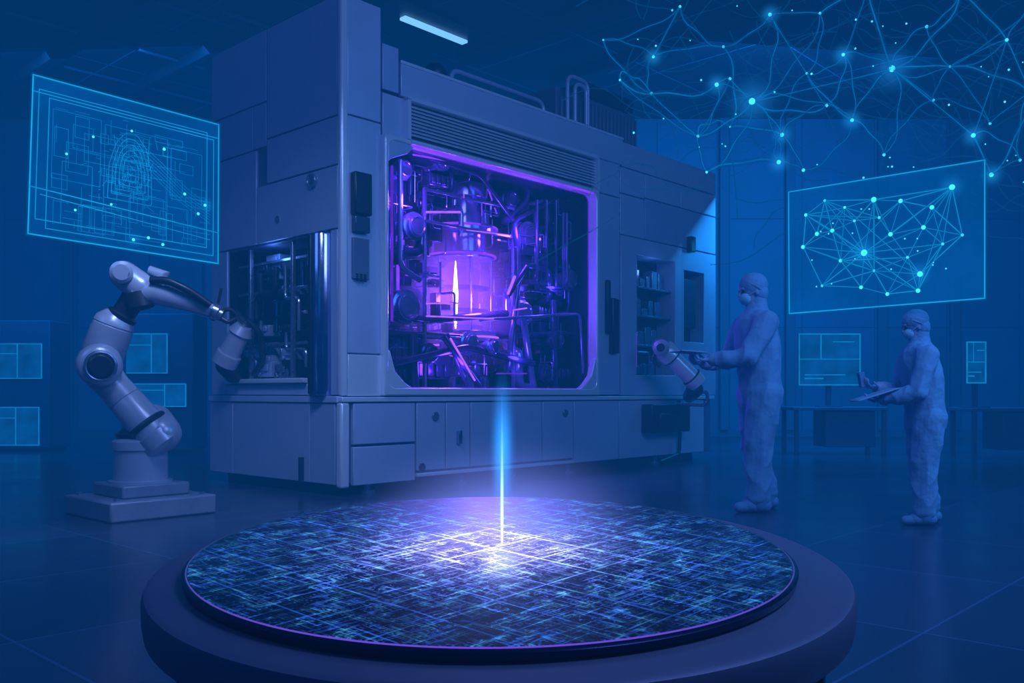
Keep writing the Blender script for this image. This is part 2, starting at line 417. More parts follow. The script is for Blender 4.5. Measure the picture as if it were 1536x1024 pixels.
for (px,py,dep,w_,h_) in((600,300,.6,.35,.5),(612,520,.5,.4,.35),(800,260,.8,.8,.25),(838,330,.6,.5,.45),(845,500,.6,.55,.35),(780,540,.4,.4,.2),(725,540,.5,.5,.18),(650,555,.45,.5,.2),(720,250,.6,.7,.16),(590,430,.7,.25,.6),(800,420,.8,.5,.5),(765,380,1.0,.4,.6),(610,390,.9,.3,.4),(860,400,.7,.3,.5),(680,240,.4,.5,.12),(840,560,.3,.4,.14),(790,300,.7,.35,.3),(595,560,.35,.25,.14),(620,330,.9,.4,.4),(820,470,.5,.25,.2),(870,260,.9,.3,.3),(780,490,.4,.3,.22),(660,270,.5,.3,.14),(870,470,.35,.16,.5),(585,330,.3,.10,.7),(765,260,.35,.3,.12)):
    q=FP(px,py,dep)
    b=MB();b.box(q.x-w_/2,q.x+w_/2,dep,dep+.35,q.z-h_/2,q.z+h_/2)
    for i in range(4):
        xx=q.x-w_/2+w_*(i+.5)/4;b.box(xx-w_*.09,xx+w_*.09,dep-.03,dep,q.z-h_*.38,q.z+h_*.38)
    cpart(b,'optics_module',random.choice([M_pipe2,M_pipe2,M_pipe]),.012)
for (px,py,dep,r) in((618,340,.35,.15),(605,460,.35,.18),(660,240,.3,.12),(780,470,.4,.16),(790,360,.5,.22),(850,420,.35,.14),(700,515,.3,.13),(860,300,.4,.13),(815,560,.3,.12),(760,300,.35,.12),(640,530,.3,.11),(735,520,.2,.09),(600,255,.3,.11),(830,510,.3,.12),(590,380,.4,.12),(770,250,.4,.12)):
    q=FP(px,py,dep)
    b=MB();b.turned((q.x,dep-.1,q.z),(q.x,dep+.3,q.z),[(0,r*.5),(.02,r*.8),(.12,r*.8),(.14,r),(.25,r),(.27,r*.75),(.9,r*.75),(1,r)],28)
    b.torus((q.x,dep-.1,q.z),(0,1,0),r*.62,r*.08,24,6)
    cpart(b,'flanged_port',random.choice([M_pipe,M_pipe2]))
def P(px,py,dep): 
    q=FP(px,py,dep);return (q.x,dep,q.z)
for dx,dep in((0,.15),(14,.18),(28,.2)):
    cpart(MB().tube([P(806+dx,300,dep),P(806+dx,430+dx*.4,dep),P(850-dx*.2,432+dx*.4,dep),P(850-dx*.2,320,dep)],.020,12,.12),'loop_pipe',M_pipe2)
tubes=[([(580,250),(580,470),(640,480),(760,470)],.3,.04),([(600,240),(600,400),(630,420)],.2,.03),
([(700,225),(700,260),(860,290),(860,560)],.5,.05),([(640,235),(720,262),(770,330)],.2,.025),([(590,545),(700,520),(800,545)],.2,.04),
([(760,560),(780,400),(770,330),(830,300)],.25,.035),([(575,500),(700,505),(870,500)],.35,.04),([(575,345),(620,350),(630,300),(880,330)],.9,.05),
([(665,505),(720,580)],.15,.030),([(670,500),(700,580)],.25,.025),([(760,445),(790,400)],.2,.035),([(785,480),(800,580)],.3,.045),([(620,500),(622,580)],.3,.05),([(830,450),(832,585)],.3,.045),
([(576,420),(630,440),(635,560)],.6,.05),([(720,480),(870,470),(875,560)],.15,.020),([(790,240),(790,300),(760,330)],.3,.045)]
for pts,dep,r in tubes:
    cpart(MB().tube([P(a,b_,dep) for a,b_ in pts],r,12,.1),'pipe',random.choice([M_pipe,M_pipe2,M_pipe2]))
def rpath(nseg,lo,hi,y0=.15,y1=1.35):
    pp=[(random.uniform(x0c+.1,x1c-.1),random.uniform(y0+.1,y1-.05),random.uniform(1.05,3.3))];ax=random.choice([0,2])
    for kk in range(nseg):
        q=list(pp[-1]);q[ax]+=random.choice([-1,1])*random.uniform(lo,hi)
        q[0]=min(max(q[0],x0c+.06),x1c-.06);q[1]=min(max(q[1],y0),y1);q[2]=min(max(q[2],1.02),3.34)
        if (Vector(q)-Vector(pp[-1])).length<.05: break
        pp.append(tuple(q));ax=random.choice([a for a in(0,1,2) if a!=ax])
    return pp
def clear(pp): return not any(abs(q[0]-cx+.1)<.45 and q[1]<.8 and 1.5<q[2]<2.6 for q in pp)
for i in range(82):
    pp=rpath(random.choice([2,3,4]),.15,.7,.35)
    if len(pp)<2 or not clear(pp): continue
    cpart(MB().tube(pp,random.choice([.02,.03,.045,.06]),12),'pipe',random.choice([M_pipe,M_pipe2,M_pipe2]))
b=MB()
for i in range(190):
    pp=rpath(3,.06,.35,.20,1.)
    if len(pp)>1 and clear(pp): b.tube(pp,random.choice([.005,.008,.013]),6,.04)
wr_=cpart(b,'wiring',M_pipe);wr_['kind']='stuff'
b=MB()
for i in range(380):
    x=random.uniform(x0c+.1,x1c-.15);y=random.uniform(.35,1.25);z=random.uniform(1.03,3.25)
    if abs(x-cx)<.42 and 1.5<z<2.6: continue
    sx,sz=random.uniform(.02,.13),random.uniform(.015,.10);b.box(x-sx,x+sx,y,y+.1,z-sz,z+sz)
o=cpart(b,'small_fitting',M_pipe2,.006);o['kind']='stuff'
gl=[((588,250),(588,480),.12,.014,M_vio2),((597,260),(597,440),.5,.016,M_vio),((640,318),(690,318),.2,.012,M_mag),((700,345),(762,352),.2,.006,M_mag),
((640,455),(690,455),.25,.007,M_mag),((640,474),(740,478),.12,.008,M_mag),((676,508),(712,570),.12,.011,M_mag),((762,440),(772,415),.14,.016,M_mag),((878,300),(878,560),.12,.010,M_vio2),
((620,232),(700,246),.12,.009,M_vio),((640,236),(690,240),.3,.014,M_mag),((725,262),(745,320),.5,.009,M_vio),((770,465),(790,462),.2,.008,M_mag),((745,560),(790,560),.2,.008,M_vio2),((700,290),(700,380),1.2,.02,M_vio),((650,290),(650,380),1.2,.02,M_vio2),((820,480),(870,480),.8,.010,M_vio2),((800,330),(800,420),.9,.010,M_vio2)]
for a,b_,dep,r,m_ in gl:
    cpart(MB().caps(P(a[0],a[1],dep),r,P(b_[0],b_[1],dep),r,10),'glow_tube_streak',m_)
for i in range(26):  # random thin emissive tubes imitate reflection streaks on glass
    px=random.gauss(700,75);py=random.gauss(400,85)
    if not(590<px<870 and 250<py<560): continue
    dep=random.uniform(.2,1.1);l=random.uniform(5,20)
    e=(px+l,py+l*.12) if random.random()<.6 else (px,py+l)
    cpart(MB().caps(P(px,py,dep),.005,P(e[0],e[1],dep),.005,8),'glow_tube_streak',random.choice([M_vio,M_vio2,M_mag]))
mk('plasma_glow',MB().ell((0,0,0),1,seg=24,ri=16).mesh('plasma_glow',volmat('plasma_haze',(.25,.06,1.),13,3.0)),cham,0,(cx-.14,.60,2.06),None,(1.25,.60,1.12))
def mlamp(name,loc,e,c,s=.15):
    o=lamp('POINT',name,Matrix.Translation(C)@Rm@Vector(loc),e,c,s);return o
VC=(.20,.05,1.)
mlamp('chamber_lamp',(cx-.1,.20,2.0),85,(.30,.09,1.),.1)
mlamp('chamber_lamp',(cx+.4,.14,2.8),42,VC,.1)
mlamp('chamber_lamp',(x0c+.5,.14,2.9),42,VC,.1)
mlamp('chamber_lamp',(x1c-.6,.12,2.2),20,(.11,.06,1.),.1)
mlamp('chamber_lamp',(x0c+1.2,.12,1.25),26,VC,.1)
mlamp('chamber_lamp',(x1c-1.2,.12,1.35),16,(.12,.07,1.),.1)
def skin(name,s0,s1,z0,z1,mat=M_white,th=.02):
    return MB().box(s0+G,s1-G,-th,.302,z0+G,z1-G).obj(name,mat,mach,.006)
sp0,sp1=x1c,fs(928)
skin('pillar_panel',sp0,sp1,.93,3.42);skin('pillar_panel',sp0,sp1,3.42,4.17)
MB().box(fs(905),fs(910),-.07,-.02,fz(905,500),fz(905,420)).obj('pillar_handle',M_black,mach,.01)
MB().box(fs(911),fs(921),-.09,-.02,fz(911,530),fz(911,447)).obj('pillar_handle',M_black,mach,.015)
z_a=fz(931,250);z_b=fz(931,290);z_d=fz(931,352)
skin('upper_panel',sp1,XE,z_a,4.15)
skin('upper_panel',sp1,fs(965),z_b,z_a);skin('upper_panel',sp1,fs(965),z_d,z_b)
skin('upper_panel',fs(965),fs(1019),z_b+.02,z_a);skin('upper_panel',fs(1019),XE,z_b+.02,z_a)
skin('upper_panel',fs(965),XE,z_d,z_b+.02,M_white2)
d0,d1=sp1,fs(1020)
w0,w1=fs(952),fs(1010);wz0,wz1=fz(952,562),fz(952,382)
dr_=MB().ring([(d0+G,.93),(d1-G,.93),(d1-G,z_d-G),(d0+G,z_d-G)],[(w0,wz0),(w1,wz0),(w1,wz1),(w0,wz1)],-.03,.30).obj('door',M_white,mach,.006)
MB().box(w0,w1,.27,.298,wz0,wz1).obj('door_recess',M_black,dr_)
b=MB()
hh=wz1-wz0
for z in(.25,.5,.74): b.box(w0,w1,.03,.28,wz0+hh*z-.012,wz0+hh*z+.012)
for zf in(.01,.26,.51,.75):
    x=w0+.04
    while x<w1-.12:
        ww=random.uniform(.05,.16);b.box(x,x+ww,.10,.25,wz0+hh*zf,wz0+hh*zf+random.uniform(.08,.24));x+=ww+random.uniform(.01,.06)
b.tube([(w0+.1,.05,wz1-.05),(w0+.1,.05,wz0+.3),(w0+.4,.05,wz0+.3),(w0+.4,.05,wz0)],.018,8)
b.obj('shelf_rack',M_steel,dr_,.003)
MB().box(w0+.02,w0+.05,.0,.03,wz0+.1,wz0+.55).obj('indicator_strip',M_vio2,dr_)
mlamp('bay_fill_lamp',(w0+.4,-.05,wz1-.15),2.2,(.12,.30,1.),.05)  # unseen fill added to brighten the shelves
r0,r1=d1,XE
e0,e1=fs(1024),fs(1054);ez0,ez1=fz(1024,512),fz(1024,405)
MB().ring([(r0+G,.93),(r1-G,.93),(r1-G,z_d-G),(r0+G,z_d-G)],[(e0,ez0),(e1,ez0),(e1,ez1),(e0,ez1)],-.02,.30).obj('end_panel',M_white2,mach,.006)
b=MB();b.box(e0,e1,.2,.298,ez0,ez1);b.box(e0+.1,e1-.1,.05,.2,ez0+.2,ez1-.1);b.obj('recess_unit',M_dark,mach,.01)
MB().box(fs(1028),fs(1035),-.10,-.02,fz(1028,378),fz(1028,355)).obj('sensor_box',M_black,mach,.01)
TH=.045
def bp(px0,px1,z0,z1,name='base_panel',th=TH,mat=M_white): return fpan(name,fs(px0),fs(px1),z0,z1,th,mat)
fpan('base_ledge',-.05,XE-.1,.865,.925,.06,M_edge)
MB().box(-.06,.005,.0,D,.865,.925).obj('base_ledge_side',M_white,mach,.006)
bp(525,619,.47,.865,'drawer');bp(525,619,.09,.46)
bp(620,856,ZB,.17,'base_rail',.06,M_edge)
for a,c in((620,664),(664,701),(701,809),(809,856)):
    o=bp(a,c,.18,.865,'cabinet_door')
    if a==664: MB().box(fs(680),fs(685),-.09,-.04,fz(680,665),fz(680,645)).obj('handle',M_chrome,o,.006)
    if a in(620,809):
        ps=fs(a+28 if a==620 else 843);MB().cyl((ps,-.045,fz(648,624)),(ps,-.062,fz(648,624)),.045,seg=20).obj('latch',M_steel,o,.004)
    if a==620: MB().cyl((fs(628),-.045,fz(628,700)),(fs(628),-.062,fz(628,700)),.04,seg=20).obj('latch',M_dark,o,.004)
bp(856,924,ZB,.865);bp(924,1012,ZB,.865);bp(1012,1052,ZB,.865)
for px in(560,700,780,860,990): MB().turned((fs(px),.10,0),(fs(px),.10,ZB),[(0,.08),(.25,.08),(.3,.04),(1,.04)],20).obj('foot',M_steel,mach)
b=MB();b.box(fs(957),fs(1015),-.22,-.05,fz(957,655)+.05,fz(957,606));b.box(fs(965),fs(990),-.27,-.2,fz(957,650)+.05,fz(957,620));b.obj('service_box',M_dark,mach,.02)
MB().tube([P(1018,600,-.1),P(1020,640,-.12),P(1019,680,-.1),P(990,692,-.1)],.025,10).obj('service_cable',M_black,mach)
T=[(0.03,lt(403),lz(512,172),4.63),(0.03,lt(403),lz(512,246),lz(512,172)),(0.03,lt(388),2.47,lz(512,246)),
(lt(403),D,3.90,4.63),(lt(403),lt(383),lz(388,225),3.90),(lt(383),D,lz(388,225),3.90),(lt(388),D,2.47,lz(388,225))]
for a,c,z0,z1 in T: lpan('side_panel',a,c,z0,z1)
MB().cyl((-.02,lt(473),lz(473,272)),(-.05,lt(473),lz(473,272)),.07,seg=24).torus((-.05,lt(473),lz(473,272)),(1,0,0),.06,.012,24,6).obj('round_port',M_steel,mach)
MB().cyl((-.02,lt(420),lz(420,330)),(-.035,lt(420),lz(420,330)),.04,seg=20).obj('round_cap',M_steel,mach)
lpan('side_panel',0.03,.15,.93,2.47);lpan('side_panel',.40,.50,.93,2.47)
b=MB();b.turned((-.02,.275,.93),(-.02,.275,2.44),[(0,.125),(.01,.13),(.99,.13),(1,.125)],32)
b.obj('chrome_column',M_chrome,mach)
MB().box(-.17,-.12,.255,.30,.95,2.42).obj('column_slot',M_black,mach,.004)
lpan('side_panel',1.98,D,.93,2.47)
MB().box(-.08,.40,.50,1.98,1.05,1.10).obj('bay_sill',M_edge,mach,.01)
lpan('side_panel',.50,1.98,.93,1.05,.03,M_white)
MB().box(.36,.398,.47,1.98,1.10,2.45).box(.0,.4,.465,.49,1.10,2.45).box(.0,.4,1.965,1.985,1.1,2.45).obj('bay_lining',M_black,mach)
b=MB()
for tt in(.85,1.62): b.box(.02,.06,tt-.02,tt+.02,1.1,2.45)
for zz in(1.45,2.0,2.3): b.box(.1,.14,.5,1.97,zz-.015,zz+.015)
b.obj('bay_frame',M_steel,mach,.004)
for i in range(14):
    yy=random.uniform(.55,1.9);z0=random.uniform(1.1,1.8);r=random.choice([.012,.02,.03]);xx=random.uniform(.06,.28)
    z1=min(z0+random.uniform(.3,.7),2.4);y2=min(max(yy+random.uniform(-.5,.5),.55),1.9)
    MB().tube([(xx,yy,z0),(xx,yy,(z0+z1)/2),(xx,y2,(z0+z1)/2),(xx,y2,z1)],r,10).obj('bay_pipe',random.choice([M_steel,M_dark,M_chrome]),mach)
for i in range(26):
    yy=random.uniform(.62,1.85);zz=random.uniform(1.15,2.36);h=random.uniform(.03,.15);x_=random.uniform(.08,.22)
    b=MB().box(x_,x_+.14,yy-h,yy+h,zz-h*.6,zz+h*.6)
    b.box(x_-.02,x_,yy-h*.7,yy+h*.7,zz-h*.1,zz+h*.4);b.cyl((x_-.03,yy+h*.5,zz-h*.3),(x_,yy+h*.5,zz-h*.3),h*.2,seg=14)
    b.obj('bay_unit',random.choice([M_dark,M_dark,M_steel,M_body,M_white2]),mach,.006)
mlamp('bay_fill_lamp',(.0,1.2,2.36),3.2,(.14,.32,1.),.06)  # unseen fill added to bring out the bay machinery
for a,c in((0.04,lt(471)),(lt(471),lt(355)),(lt(355),D)): lpan('base_side_panel',a,c,.10,.865,.045)
MB().box(-.09,-.04,lt(462),lt(459),lz(460,720),lz(460,685)).obj('side_handle',M_dark,mach,.005)
s0=fs(850)+.22;s1=fs(972)+.2
b=MB();b.box(s0,s1,.35,1.1,4.17,4.72)
for i in range(16): b.box(s0+.45+i*.08,s0+.475+i*.08,.32,.36,4.3,4.66)
b.box(s0+.05,s0+.35,.30,.36,4.3,4.6);b.obj('roof_unit',M_body,mach,.02)
b=MB();b.box(s0+.5,s1-.1,.30,1.0,4.72,4.90)
for i in range(5): b.cyl((s0+.65+i*.22,.5,4.90),(s0+.65+i*.22,.5,4.95),.07,seg=16)
b.obj('roof_fan_box',M_dark,mach,.02)
MB().box(s1,s1+.9,.45,1.0,4.15,4.36).obj('roof_duct',M_body,mach,.03)
for q in(0,.09): MB().tube([(s0+.1+q,.25-q*.5,4.17),(s0+.1+q,.25-q*.5,4.86-q),(s0+.5-q,.25-q*.5,4.86-q),(s0+.5-q,.25-q*.5,4.3)],.026,10,.12).obj('roof_pipe',M_white2,mach)
ra=fs(690)+.2;rb=fs(828)+.25
MB().tube([(ra,.35,4.17),(ra,.35,4.46),(rb,.35,4.46),(rb,.35,4.17)],.028,10,.12).obj('roof_rail',M_white2,mach)
MB().box(ra+.2,rb-.2,.5,1.3,4.17,4.40).obj('roof_duct',M_body,mach,.03)
MB().cyl((ra,.6,4.17),(ra,.6,4.46),.13).ell((ra,.6,4.46),.13).obj('roof_dome',M_dark,mach)
def TA(px,py,Y=9.2): return Minv@W(px,py,Y)
ta=MB().turned(TA(335,548,9.25),TA(366,488,9.15),[(0,.08),(.05,.13),(.3,.13),(.33,.11),(.8,.10),(.82,.125),(1,.08)],28).obj('transfer_arm',M_robot,mach)
MB().caps(TA(366,490,9.2),.07,TA(352,470,9.25),.045,14).obj('wrist',M_robotd,ta)
MB().caps(TA(338,548,9.3),.10,TA(350,562,9.4),.09,14).obj('shoulder',M_robotd,ta)
MB().tube([TA(372,480,9.2),TA(392,500,9.25),TA(395,540,9.3),TA(380,562,9.35)],.03,10,.1).obj('hose',M_robotd,ta)
# ------------------------------------------------------------ service robot arm on the machine
def mw(p): return Matrix.Translation(C)@Rm@Vector(p)
ra_=empty('robot_arm',mw((fs(1030),-.02,FP(1030,585,-.05).z)),0,'small white robot arm bracketed to the machine front beside dark doorway','robot arm')
oL=ra_.location
def RA(px,py,Y=11.6): return W(px,py,Y)-oL
MB().caps(RA(1034,594,12.2),.09,RA(1042,584,11.6),.11).obj('shoulder',M_robotd,ra_)
MB().turned(RA(1048,576,11.55),RA(992,520,11.45),[(0,.06),(.02,.125),(.18,.135),(.20,.115),(.70,.110),(.72,.135),(.92,.14),(.97,.12),(1,.07)],32).obj('arm_housing',M_edge,ra_)
ad_=RA(992,520,11.45)-RA(1048,576,11.55)
for f_ in(.19,.71): MB().torus(RA(1048,576,11.55)+ad_*f_,ad_,.122,.014,32,8).obj('joint_ring',M_robotd,ra_)
MB().turned(RA(990,519,11.55),RA(992,522,11.2),[(0,.07),(.1,.105),(.9,.105),(1,.06)],28).obj('wrist',M_robot,ra_)
MB().turned(RA(991,521,11.25),RA(991,521,11.15),[(0,.055),(1,.05)],20).obj('wrist_cap',M_robotd,ra_)
MB().tube([RA(984,528,11.4),RA(978,540,11.4),RA(990,549,11.4)],.025,10).obj('gripper',M_robotd,ra_)
MB().tube([RA(1040,592,11.7),RA(1062,585,11.7),RA(1060,608,11.7),RA(1015,606,12.0)],.022,10,.1).obj('hose',M_steel,ra_)
# ------------------------------------------------------------ big robot
rc=Vector((-2.946,7.195,0))
rob=empty('industrial_robot',rc,ANG,'grey-white six-axis industrial robot arm on a two-tier square plinth','robot arm')
RI=(Matrix.Translation(rc)@Rm).inverted()
def R(px,py,Y=7.2): return RI@W(px,py,Y)
MB().box(-.42,.42,-.42,.42,0,.15).obj('base_plate',M_plate,rob,.015)
MB().box(-.26,.28,-.26,.28,.15,.25).obj('upper_plate',M_plate,rob,.015)
b=MB()
for sx in(-1,1):
    for sy in(-1,1): b.cyl((sx*.34,sy*.34,.15),(sx*.34,sy*.34,.17),.025,seg=6)
b.obj('bolt',M_steel,rob)
MB().turned((0,0,.25),(0,0,.60),[(0,.24),(.05,.24),(.06,.205),(.72,.20),(.74,.215),(.92,.215),(1,.17)],40).obj('pedestal',M_robot,rob)
MB().turned((0,0,.58),(0,0,.68),[(0,.17),(.5,.19),(1,.12)],36).obj('turntable',M_robotd,rob)
MB().turned(R(252,674,7.15),R(150,556,7.08),[(0,.05),(.02,.12),(.06,.155),(.20,.165),(.215,.15),(.26,.15),(.28,.145),(.62,.132),(.63,.126),(.64,.132),(.8,.125),(.95,.14),(1,.1)],36).obj('lower_arm',M_robot,rob)
MB().caps(R(243,650,7.15),.15,R(232,634,7.3),.15,20).obj('shoulder_joint',M_robot,rob)
dd=(R(150,556,7.08)-R(250,672,7.15))
MB().torus(R(250,672,7.15)+dd*.30,dd,.142,.026,36,8).obj('joint_band',M_robotd,rob)
MB().sweep([R(198,655,7.25),R(212,640,7.2),R(236,630,7.15)],[.10,.12,.10],20).obj('shoulder_motor',M_robotd,rob)
ea=R(150,548,6.86);eb=R(146,546,7.32)
MB().turned(ea,eb,[(0,.10),(.03,.14),(.1,.165),(.9,.165),(.97,.14),(1,.10)],36).obj('elbow_joint',M_robot,rob)
MB().turned(R(151,549,6.82),R(151,549,6.87),[(0,.075),(.2,.09),(1,.09)],28).obj('elbow_cap',M_robotd,rob)
MB().torus(R(151,549,6.85),eb-ea,.105,.014,36,8).obj('elbow_ring',M_steel,rob)
MB().turned(R(150,540,7.1),R(178,468,7.1),[(0,.12),(.1,.15),(.15,.16),(.70,.155),(.72,.148),(.74,.155),(.85,.145),(1,.09)],36).obj('upper_arm',M_robot,rob)
MB().turned(R(176,485,7.1),R(205,440,7.1),[(0,.11),(.3,.115),(.35,.09),(.7,.09),(1,.10)],30).obj('upper_arm_neck',M_robotd,rob)
MB().caps(R(186,412,7.08),.11,R(212,432,7.08),.12,20).obj('wrist_housing',M_robot,rob)
MB().turned(R(182,408,6.9),R(182,408,7.24),[(0,.06),(.05,.085),(.95,.085),(1,.06)],24).obj('wrist_cap',M_robot,rob)
MB().torus(R(182,408,6.93),(Matrix.Rotation(-ANG,3,'Z')@Vector((0,1,0))),.06,.01,24,6).obj('wrist_ring',M_robotd,rob)
MB().turned(R(206,440,7.05),R(212,462,7.05),[(0,.10),(1,.10)],20).obj('wrist_collar',M_robotd,rob)
MB().sweep([R(205,440,7.08),R(235,438,7.08),R(280,452,7.1),R(322,468,7.15)],[.115,.10,.075,.05],24).obj('forearm',M_robot,rob,.01)
MB().tube([R(226,420,6.98),R(250,420,6.98),R(285,436,7.0),R(316,458,7.05)],.03,12,.25).obj('cable_hose',M_robotd,rob)
MB().sweep([R(224,404,7.08),R(245,412,7.08),R(236,428,7.08)],[.03,.06,.05],14).obj('forearm_bracket',M_robot,rob)
MB().turned(R(318,466,7.15),R(334,473,7.16),[(0,.05),(.1,.068),(.6,.068),(.7,.05),(1,.05)],24).obj('tool_flange',M_steel,rob)
MB().tube([R(330,468,7.15),R(344,462,7.15),R(352,472,7.2)],.018,10).tube([R(330,476,7.15),R(342,484,7.15),R(352,478,7.2)],.018,10).tube([R(326,460,7.15),R(332,432,7.15)],.012,8).obj('gripper',M_robotd,rob)
# ------------------------------------------------------------ table + wafer
TS=.0647;tilt=math.atan(TS);Yc=1.91
def plane_z(Y,z0): return CH+z0+TS*Y
tb=empty('round_table',(-.024,Yc,0),0,'round dark blue-grey pedestal table with thick rounded rim under glowing wafer','table')
Rt=.703
ztop=plane_z(Yc,-.472)
b=MB();pr=[(-.10,Rt-.05),(-.092,Rt-.02),(-.075,Rt-.003),(-.05,Rt),(-.018,Rt),(-.006,Rt-.005),(0,Rt-.016)]
b.turned((0,0,-.10),(0,0,0),[((z+.10)/.10,r) for z,r in pr],128)
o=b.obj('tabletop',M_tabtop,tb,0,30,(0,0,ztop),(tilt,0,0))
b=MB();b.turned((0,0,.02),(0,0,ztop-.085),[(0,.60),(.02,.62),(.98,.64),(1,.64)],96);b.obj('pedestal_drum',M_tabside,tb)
MB().turned((0,0,0),(0,0,.03),[(0,.66),(.7,.66),(1,.63)],96).obj('plinth_ring',M_dark,tb)
for i in range(10):
    a=i/10*2*math.pi+.15
    MB().box(.62,.652,-.012,.012,.04,ztop-.14,Matrix.Rotation(a,4,'Z')).obj('drum_rib',M_dark,tb)
mw_=newmat('wafer_circuit');t=NT(mw_)
tc=t.n('ShaderNodeTexCoord').outputs['Object']
rot=t.n('ShaderNodeMapping',Vector=tc,Rotation=(0,0,math.radians(43))).outputs[0]
rot90=t.n('ShaderNodeMapping',Vector=tc,Rotation=(0,0,math.radians(133))).outputs[0]
def brick(vec,sc,wd,row,mort,off=0.,sm=.1):
    return t.n('ShaderNodeTexBrick',{'offset':off},Vector=vec,Scale=sc,Mortar_Size=mort,Mortar_Smooth=sm,Brick_Width=wd,Row_Height=row).outputs['Fac']
def nz(vec,sc,lo,hi,det=3.):
    f=t.n('ShaderNodeTexNoise',Vector=vec,Scale=sc,Detail=det).outputs['Fac']
    mr=t.n('ShaderNodeMapRange',i0=f,i1=lo,i2=hi);return mr.outputs[0]
grid=brick(rot,7.5,1.,1.,.017,0.,.5);gridw=brick(rot,7.5,1.,1.,.08,0.,1.)
gridm=brick(rot,22.5,1.,1.,.03,0.,.4)
g2=brick(rot,34,1.9,.55,.06,.37);g3=brick(rot90,38,2.3,.6,.06,.43);g4=brick(rot,90,1.3,.7,.08,.3)
st1=t.n('ShaderNodeMapping',Vector=rot,Scale=(.20,1.5,1)).outputs[0]
st2=t.n('ShaderNodeMapping',Vector=rot,Scale=(1.5,.20,1)).outputs[0]
m1=nz(st1,34,.50,.60);m2=nz(st2,34,.50,.60);m3=nz(tc,26,.48,.62);sp=nz(tc,150,.58,.68,4.);gm=nz(tc,9,.36,.58);gm2=nz(tc,15,.45,.6)
d1_=nz(st1,70,.59,.64,2.);d2_=nz(st2,70,.59,.64,2.)
blk=t.n('ShaderNodeSeparateColor',Color=t.n('ShaderNodeTexVoronoi',{'distance':'CHEBYCHEV'},Vector=rot,Scale=16.).outputs['Color']).outputs[0]
fine=t.m('ADD',t.m('MULTIPLY',g2,m1),t.m('MULTIPLY',g3,m2))
fine=t.m('ADD',fine,t.m('MULTIPLY',t.m('MULTIPLY',g4,.6),m3))
fine=t.m('ADD',fine,t.m('MULTIPLY',t.m('ADD',d1_,d2_),.9))
fine=t.m('ADD',fine,t.m('MULTIPLY',sp,1.3))
fine=t.m('ADD',fine,t.m('MULTIPLY',t.m('MULTIPLY',gridm,gm2),.6))
fine=t.m('ADD',t.m('MULTIPLY',fine,t.m('ADD',.25,t.m('MULTIPLY',blk,1.0))),.03)
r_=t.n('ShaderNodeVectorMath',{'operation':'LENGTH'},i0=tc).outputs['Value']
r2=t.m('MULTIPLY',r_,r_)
core=t.m('POWER',2.718,t.m('MULTIPLY',r2,-26.))  # radial falloff paints the ray's glow into the circuit emission
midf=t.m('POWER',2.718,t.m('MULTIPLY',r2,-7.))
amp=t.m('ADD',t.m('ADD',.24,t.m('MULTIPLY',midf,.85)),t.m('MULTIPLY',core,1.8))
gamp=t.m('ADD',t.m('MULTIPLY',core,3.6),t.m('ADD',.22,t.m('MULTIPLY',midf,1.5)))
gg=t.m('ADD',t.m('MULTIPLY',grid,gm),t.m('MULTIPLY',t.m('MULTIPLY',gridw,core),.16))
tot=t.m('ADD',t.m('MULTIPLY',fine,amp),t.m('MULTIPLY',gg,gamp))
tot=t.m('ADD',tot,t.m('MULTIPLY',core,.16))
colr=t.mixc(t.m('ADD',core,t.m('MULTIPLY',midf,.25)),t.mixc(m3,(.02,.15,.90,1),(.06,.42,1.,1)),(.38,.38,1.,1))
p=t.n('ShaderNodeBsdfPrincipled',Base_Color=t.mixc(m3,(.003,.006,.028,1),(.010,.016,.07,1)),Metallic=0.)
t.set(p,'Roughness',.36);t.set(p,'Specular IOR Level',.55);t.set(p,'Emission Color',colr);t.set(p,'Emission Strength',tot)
bpn=t.n('ShaderNodeBump',Strength=.2,Distance=.002,Height=fine);t.set(p,'Normal',bpn.outputs[0])
t.n('ShaderNodeOutputMaterial',Surface=p.outputs[0])
wf=empty('silicon_wafer',(-.042,Yc,plane_z(Yc,-.45)),0,'large round wafer with glowing blue circuit pattern lying on table','wafer');wf.rotation_euler=(tilt,0,0)
Rw=.6085
MB().turned((0,0,-.0205),(0,0,-.001),[(0,Rw-.006),(.2,Rw+.006),(.8,Rw+.008),(1,Rw+.002)],160).obj('wafer_carrier',M_wrim,wf)
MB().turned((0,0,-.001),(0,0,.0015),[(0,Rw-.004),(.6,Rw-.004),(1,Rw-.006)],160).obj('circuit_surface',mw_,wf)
er=newmat('edge_glow');t=NT(er);tc=t.n('ShaderNodeTexCoord').outputs['Object']
yy=t.n('ShaderNodeSeparateXYZ',Vector=tc).outputs['Y'];mr=t.n('ShaderNodeMapRange',i0=yy,i1=-.6,i2=.1).outputs[0]
e=t.n('ShaderNodeEmission',Color=t.mixc(mr,(.22,.10,1.,1),(.05,.20,.7,1)),Strength=t.m('ADD',.22,t.m('MULTIPLY',t.m('SUBTRACT',1.,mr,True),.5)))
t.n('ShaderNodeOutputMaterial',Surface=e.outputs[0])
MB().torus((0,0,.0),(0,0,1),Rw-.001,.0014,160,6).obj('edge_ring',er,wf)
